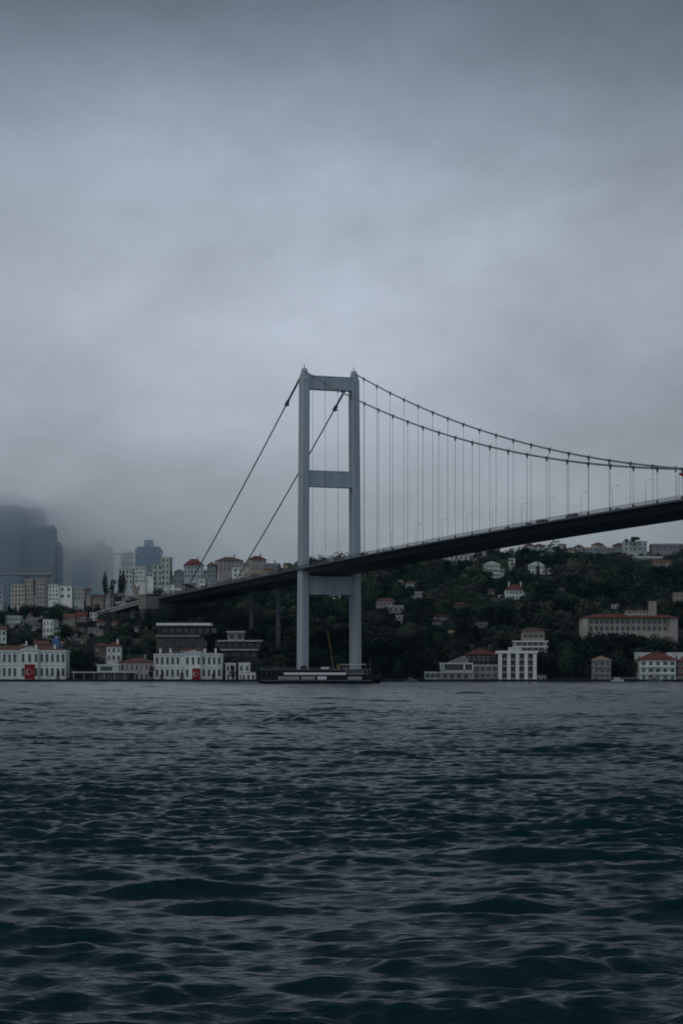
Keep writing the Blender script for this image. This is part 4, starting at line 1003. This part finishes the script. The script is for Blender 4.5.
motor_boat(411, 1108, 7, 'small dark motor boat moored right of the ferry bow', 'boat_grey')
# quay railing pieces on the right
k = MB()
x = X_at(596, 1113)
while x < X_at(700, 1113): k.tube([(x, 1113.4, .95), (x, 1113.4, 2.1)], .06, 'grey_white', 4); x += 2.2
for z in (1.5, 2.1): k.tube([(X_at(596, 1113), 1113.4, z), (X_at(700, 1113), 1113.4, z)], .06, 'grey_white', 4)
o = k.build('railing'); tag(o, 'white metal railing along the right-hand quay', 'railing')

# ------------------------------------------------------------------ trees
def crown_mesh(name, kind, seed, leafmat, n=620):
    """a crown about 1 m in radius from many leaf-clump faces; trunk foot at z = 0, top near z = 2.4"""
    g = np.random.default_rng(seed)
    if kind == 'broad':
        k = g.integers(7, 11); cen = np.stack([g.normal(0, .42, k), g.normal(0, .42, k), g.uniform(.75, 1.85, k)], -1); rad = g.uniform(.34, .62, k)
        cen[:, :2] *= (1.25 - .35 * np.abs(cen[:, 2:3] - 1.2))
    elif kind == 'pine':
        k = 8; cen = np.stack([g.normal(0, .55, k), g.normal(0, .55, k), g.uniform(1.75, 2.15, k)], -1); rad = g.uniform(.28, .42, k)
    elif kind == 'cone':
        k = 12; t = np.linspace(0, 1, k); cen = np.stack([g.normal(0, .16, k) * (1 - t), g.normal(0, .16, k) * (1 - t), .5 + 1.75 * t], -1); rad = .66 * (1 - t) ** .8 + .12
    else:  # cypress
        k = 12; t = np.linspace(0, 1, k); cen = np.stack([g.normal(0, .03, k), g.normal(0, .03, k), .35 + 3.4 * t], -1); rad = .30 * np.sin(np.pi * (.25 + .72 * t)) + .06
    w = rad ** 2; idx = g.choice(k, n, p=w / w.sum())
    d = g.normal(size=(n, 3)); d /= np.linalg.norm(d, axis=1, keepdims=True)
    r_ = rad[idx] * (.55 + .55 * g.random(n) ** .6)
    P = cen[idx] + d * r_[:, None] * np.array([1, 1, .82])
    sz = (.055 + .075 * g.random(n)) * (1 if kind != 'cypress' else .8)
    if kind == 'cypress': sz *= .8
    a = g.normal(size=(n, 3)); a = a - d * (a * d).sum(1, keepdims=True) * .6; a /= np.linalg.norm(a, axis=1, keepdims=True)
    b = np.cross(a, d + g.normal(0, .5, (n, 3))); b /= np.linalg.norm(b, axis=1, keepdims=True)
    s1, s2 = sz[:, None], (sz * g.uniform(.5, 1, n))[:, None]
    V = np.stack([P - a * s1 - b * s2 * .4, P + b * s2 * -1.0, P + a * s1 - b * s2 * .2, P + b * s2], 1).reshape(-1, 3)
    Q_ = np.arange(n * 4).reshape(n, 4)
    return V, Q_
def trunk_mesh(name, kind, seed):
    g = random.Random(seed); k = MB()
    top = {'broad': 1.5, 'pine': 1.9, 'cone': 1.9, 'cypress': 2.4}[kind]
    k.tube([(0, 0, -.3), (g.uniform(-.04, .04), g.uniform(-.04, .04), top * .5), (g.uniform(-.08, .08), g.uniform(-.08, .08), top)], .075, 'bark', 6, .025)
    if kind in ('broad', 'pine'):
        for i in range(6):
            a = g.uniform(0, 6.28); z = top * g.uniform(.4, .8); l = g.uniform(.45, .8)
            k.tube([(0, 0, z), (l * .5 * math.cos(a), l * .5 * math.sin(a), z + l * .4), (l * math.cos(a), l * math.sin(a), z + l * .65)], .032, 'bark', 5, .012)
    return k.mesh('trunk')
KINDS = {   # kind: (object name, wording, crown form, material)
    'dark': ('evergreen_tree', 'dark evergreen', 'broad', 'leaf_dark'),
    'mid': ('broadleaf_tree', 'mid-green round-crowned', 'broad', 'leaf_mid'),
    'fresh': ('young_leaf_tree', 'pale spring-green', 'broad', 'leaf_fresh'),
    'brown': ('budding_tree', 'brownish budding', 'broad', 'leaf_brown'),
    'pine': ('pine_tree', 'flat-topped dark pine', 'pine', 'leaf_dark'),
    'cone': ('conifer_tree', 'cone-shaped dark conifer', 'cone', 'leaf_cypress'),
    'cypress': ('cypress_tree', 'narrow dark cypress', 'cypress', 'leaf_cypress'),
}
PROTO = {}
for kk, (nm, wd, form, lm) in KINDS.items():
    PROTO[kk] = []
    for j in range(3):
        V, Q_ = crown_mesh('crown', form, 100 + 7 * j + len(kk) * 13, lm, 620 if kk not in ('brown', 'cypress') else (380 if kk == 'brown' else 1300))
        PROTO[kk].append((np_mesh('crown', V, Q_, [M[lm]]), trunk_mesh('trunk', form, 31 + j), V, Q_))
def plant(kk, x, y, z, R, H, label, group=None, cat='tree'):
    nm = KINDS[kk][0]; cm, tm, _, _ = PROTO[kk][rnd.randrange(3)]
    r = thing(nm, label, cat, (x, y, z), rnd.uniform(0, 6.28), group)
    zs = H / (4.0 if kk == 'cypress' else 2.35)
    r.scale = (R, R, zs) if kk != 'cypress' else (R / .36, R / .36, zs)
    shared('trunk', tm, r); shared('crown', cm, r)
    return r
def plant_px(kk, px, yt, yb, label, Y=None, group=None, rpx=None):
    if Y is None: Y = ground_Y(px, yb)
    H = (yb - yt) * Y / F; R = (rpx or (yb - yt) * .36) * Y / F
    return plant(kk, X_at(px, Y), Y, Z_at(yb, Y), R, H, label, group)
ONE = [
 ('cypress', 105, 570, 594, 'tall cypress standing alone left of the cypress pair', None, 3.0),
 ('cypress', 119.8, 572, 594, 'shorter left cypress of the touching pair above the approach road', None, 2.3),
 ('cypress', 123.4, 568.5, 594, 'taller right cypress of the touching pair above the approach road', None, 2.6),
 ('dark', 112.3, 577, 593, 'small round dark tree between the single cypress and the pair', None, 3.4),
 ('cone', 162, 669, 680.5, 'small conifer before the left wing of the ornate palace', 1146., 2.6),
 ('cone', 182, 668, 680.5, 'small conifer left of the flag on the ornate palace', 1146., 2.6),
 ('cone', 213.5, 670, 680.5, 'small conifer before the right wing of the ornate palace', 1146., 2.4),
 ('dark', 151, 663, 680.5, 'round dark tree at the left corner of the ornate palace', 1145., 3.6),
 ('dark', 232.5, 662, 680.5, 'dark tree between the two white gate lodges', 1145., 3.4),
 ('cone', 58.5, 668, 680.5, 'dark shrubby tree before the right wing of the left-edge palace', 1144., 2.4),
 ('cypress', 513.8, 562, 579, 'cypress beside the narrow white house high on the hill', None, 1.8),
 ('cypress', 538, 560, 578, 'cypress before the wide white house on the hill', None, 1.8),
 ('pine', 634, 537, 550, 'pine rising above the roof terrace of the ridge villa', 1640., 6),
 ('cypress', 462, 655, 661, 'small cypress behind the low white villa', 1175., 1.5),
]
for kk, px, yt, yb, lb, Y, rp in ONE:
    plant_px(kk, px, yt, yb, lb, Y, None, rp)
    if Y is None: Y = ground_Y(px, yb)
    FOOT.append((X_at(px, Y), Y, 3)); protect(px - 2, px + 2, yt, yb, Y)
for kk, px, yt, yb, lb, Y, rp in [
    ('dark', 548, 652, 680, 'big dark tree on the quay right of the finned white block', 1160., 9), ('mid', 563, 646, 680, 'tallest green tree on the shore between finned block and lone tan-roofed house', 1164., 11),
    ('dark', 579, 650, 680, 'broad dark tree left of the lone tan-roofed house', 1161., 10), ('dark', 619, 655, 680, 'dark tree right of the lone tan-roofed house', 1162., 8),
    ('mid', 630, 660, 680, 'green tree left of the balconied red-roofed house', 1159., 7), ('brown', 588.5, 664, 680, 'small brownish tree touching the lone tan-roofed house', 1157., 4),
    ('dark', 412, 664, 680, 'dark tree on the shore just left of the low white villa', 1158., 6), ('mid', 396, 658, 680, 'green tree on the shore right of the far tower leg', 1160., 8), ('mid', 378, 655, 680, 'leafy tree close to the far tower leg foot', 1166., 8)]:
    plant_px(kk, px, yt, yb, lb, Y, None, rp); FOOT.append((X_at(px, Y), Y, 4))
protect(98, 168, 595, 613, 1480.)
for i in range(24):
    px = 8 + i * 3.9 + rnd.uniform(-1.5, 1.5); Y = 1640 + rnd.uniform(-25, 25); yb = HY - F * (float(terr(X_at(px, Y), Y)) - EYE) / Y
    kk = rnd.choice(('dark', 'dark', 'mid', 'cone'))
    plant(kk, X_at(px, Y), Y, float(terr(X_at(px, Y), Y)) - .3, rnd.uniform(3.5, 5.5) * (.7 if kk == 'cone' else 1), rnd.uniform(9, 14), KINDS[kk][1] + ' tree in the belt below the cream apartment blocks', KINDS[kk][1] + ' trees below the cream blocks')
for i in range(11):
    v_ = bw(-249 + rnd.uniform(-3, 9), -17 + i * 4.2, 0); z_ = float(terr(v_.x, v_.y)) - .3; kk = rnd.choice(('mid', 'dark', 'mid'))
    plant(kk, v_.x, v_.y, z_, rnd.uniform(3.6, 5), min(rnd.uniform(11, 15), deck_z(-246) - 4.5 - z_), KINDS[kk][1] + ' tree crowding the foot of the bridge abutment', KINDS[kk][1] + ' trees at the abutment foot')
ZONES = [(-999, 165, 'on the slope left of the bridge abutment'), (165, 296, 'under the bridge side span'), (296, 432, 'behind the bridge tower legs'),
         (432, 575, 'on the hill under the main span'), (575, 9999, 'around the long cream hotel')]
cands = []
y = 1169.
while y < 1900:
    sp = 7.6 + (y - 1169) * .006
    x = -.172 * y - 20
    while x < .172 * y + 20:
        cands.append((x + rnd.uniform(-.42, .42) * sp, y + rnd.uniform(-.45, .45) * sp)); x += sp
    y += sp * .95
def clear(x, y, z, R, H):
    px, pyb = P_at(x, y, z); pt = P_at(x, y, z + H)[1]; pr = R * F / y
    for fx_, fy_, fr in FOOT:
        if (x - fx_) ** 2 + (y - fy_) ** 2 < (fr + R * .5) ** 2: return False
    for (a, c_, t, b_, Yb, cov) in RECTS:
        if y < Yb + 2 and px + pr * .6 > a + cov * 4 and px - pr * .6 < c_ - cov * 4 and pt < b_ - cov * (b_ - t): return False
    v = BR.inverted() @ Vector((x, y, 0))
    if -15 < v.x < 15 and -8 < v.y < W + 8: return False
    if -8 < v.y < W + 8 and v.x < -256 and v.x > -490: return False
    if -8 < v.y < W + 8 and z + H > deck_z(v.x) - (6 if v.x > -200 else 3.4): return False
    return True
placed = []
for i in range(14):
    v_ = bw(-246 + rnd.uniform(-6, 4), -12 + i * 3.4, 0); z_ = float(terr(v_.x, v_.y)) - .3
    cands.append((v_.x, v_.y))
for x, y in sorted(cands, key=lambda c: c[1]):
    px = P_at(x, y, 0)[0]; z = float(terr(x, y)) - .2
    n1 = 1.5 * math.sin(x * .043 + 1.3) * math.sin(y * .038 + .4) + .6 * math.sin(x * .11 - y * .07)
    u = rnd.random() + .25 * n1
    if px < 165: kk = 'brown' if u < .22 else 'fresh' if u < .36 else 'mid' if u < .66 else 'dark'
    else: kk = 'brown' if u < .09 else 'fresh' if u < .20 else 'mid' if u < .46 else 'pine' if u > 1.04 else 'cypress' if u > 1.0 else 'cone' if u > .95 else 'dark'
    R = rnd.uniform(3.2, 6.2) * (1.25 if px > 300 and rnd.random() < .4 else 1); H = R * rnd.uniform(1.7, 2.3) * (1.15 if y > 1600 else 1)
    if kk == 'cypress': R, H = rnd.uniform(1.0, 1.5), rnd.uniform(9, 13)
    if kk == 'pine': H = R * 2.5
    if kk == 'cone': R *= .7; H = R * 3.1
    if px < 150 and rnd.random() < .10: continue
    if not clear(x, y, z, R, H):
        R *= .5; H *= .45                       # a low bush may still fit
        if kk == 'cypress' or not clear(x, y, z, R, H): continue
        kk = 'mid' if kk in ('pine', 'cone') else kk
    placed.append((kk, x, y, z, R, H))
vis = [p for p in placed if -8 < P_at(p[1], p[2], 0)[0] < 692]
big = sorted(vis, key=lambda p: -p[4] * p[5] / p[2] ** 2 * (1.6 if p[2] < 1330 else .7))[:270]
bigset = set(big)
for kk, x, y, z, R, H in big:
    px = P_at(x, y, 0)[0]; zone = next(zn for a, b_, zn in ZONES if a <= px < b_)
    plant(kk, x, y, z, R, H, f'{KINDS[kk][1]} tree {zone}', f'{KINDS[kk][1]} trees {zone}')
VV, QQ, MI, nb_ = [], [], [], 0
wm_ = ['leaf_dark', 'leaf_mid', 'leaf_fresh', 'leaf_brown', 'leaf_cypress']
for p in placed:
    if p in bigset: continue
    kk, x, y, z, R, H = p
    _, _, V, Q_ = PROTO[kk][rnd.randrange(3)]
    a = rnd.uniform(0, 6.28); ca, sa = math.cos(a), math.sin(a)
    zs = H / (4.0 if kk == 'cypress' else 2.35); rr = R / .36 if kk == 'cypress' else R
    m_ = len(Q_) if y < 1450 else int(len(Q_) * .7)
    Vs = V[:m_ * 4]
    VV.append(np.stack([(Vs[:, 0] * ca - Vs[:, 1] * sa) * rr + x, (Vs[:, 0] * sa + Vs[:, 1] * ca) * rr + y, Vs[:, 2] * zs + z], -1))
    QQ.append(Q_[:m_] + nb_); nb_ += m_ * 4; MI.append(np.full(m_, wm_.index(KINDS[kk][3])))
wood = bpy.data.objects.new('woodland', np_mesh('woodland', np.concatenate(VV), np.concatenate(QQ), [M[w_] for w_ in wm_], False, np.concatenate(MI)))
C.objects.link(wood); tag(wood, 'dense dark woodland covering the upper hillside behind the bridge', kind='stuff')
print('trees', len(placed), 'single', len(big))

# ------------------------------------------------------------------ air
def volume(name, density, col, aniso=.0):
    m = bpy.data.materials.new(name); m.use_nodes = True; t = m.node_tree; t.nodes.clear()
    o = N('ShaderNodeOutputMaterial', t); v = N('ShaderNodeVolumePrincipled', t)
    v.inputs['Density'].default_value = density; v.inputs['Color'].default_value = (*col, 1); v.inputs['Anisotropy'].default_value = aniso
    t.links.new(v.outputs[0], o.inputs['Volume']); M[name] = m
    return m
volume('haze_air', .000018, (.40, .80, 1.0), .3)
k = MB(); k.box(-3300, 3300, -60, 7200, -6, 330, 'haze_air'); o = k.build('haze'); tag(o, 'thin grey haze over the strait and the shore', kind='stuff')
# low cloud hanging round the office towers: rounded banks one inside another, thin below and dense above
def bank(name, cx_, cy_, cz_, rx, ry, rz_, dens, seed, label):
    volume(name + str(seed), dens, (1, 1, 1), .945)
    bm = bmesh.new(); bmesh.ops.create_icosphere(bm, subdivisions=4, radius=1)
    g = random.Random(seed); ph = [g.uniform(0, 6) for _ in range(6)]
    for v in bm.verts:
        c = v.co; s_ = 1 + .10 * math.sin(c.x * 5 + ph[0]) * math.sin(c.y * 4 + ph[1]) + .07 * math.sin(c.x * 11 + ph[2] + c.z * 6) + .05 * math.sin(c.x * 19 + ph[3])
        v.co = (cx_ + c.x * rx * s_, cy_ + c.y * ry * s_, max(cz_ + c.z * rz_ * s_, 41))
    me = bpy.data.meshes.new(name); bm.to_mesh(me); bm.free(); me.materials.append(M[name + str(seed)])
    o = bpy.data.objects.new(name, me); C.objects.link(o); tag(o, label, kind='stuff')
for i, f_ in enumerate((1.0, .84, .68, .52)):
    bank('fog_bank', -580, 2950, 206 + 4 * i, 240 * f_, 440 * f_, 46 * f_, .0026, 3 + i, f'{["outer", "second", "third", "innermost"][i]} layer of the dense low cloud swallowing the skyscraper tops')
for i, f_ in enumerate((1.0, .8, .6)):
    bank('fog_bank', -470, 2980, 165, 340 * f_, 520 * f_, 105 * f_, .0009, 13 + i, f'{["outer", "middle", "inner"][i]} layer of thin fog around the far office towers')
bank('fog_bank', -380, 3000, 105, 480, 600, 110, .0009, 25, 'ground fog round the feet of the far office towers')
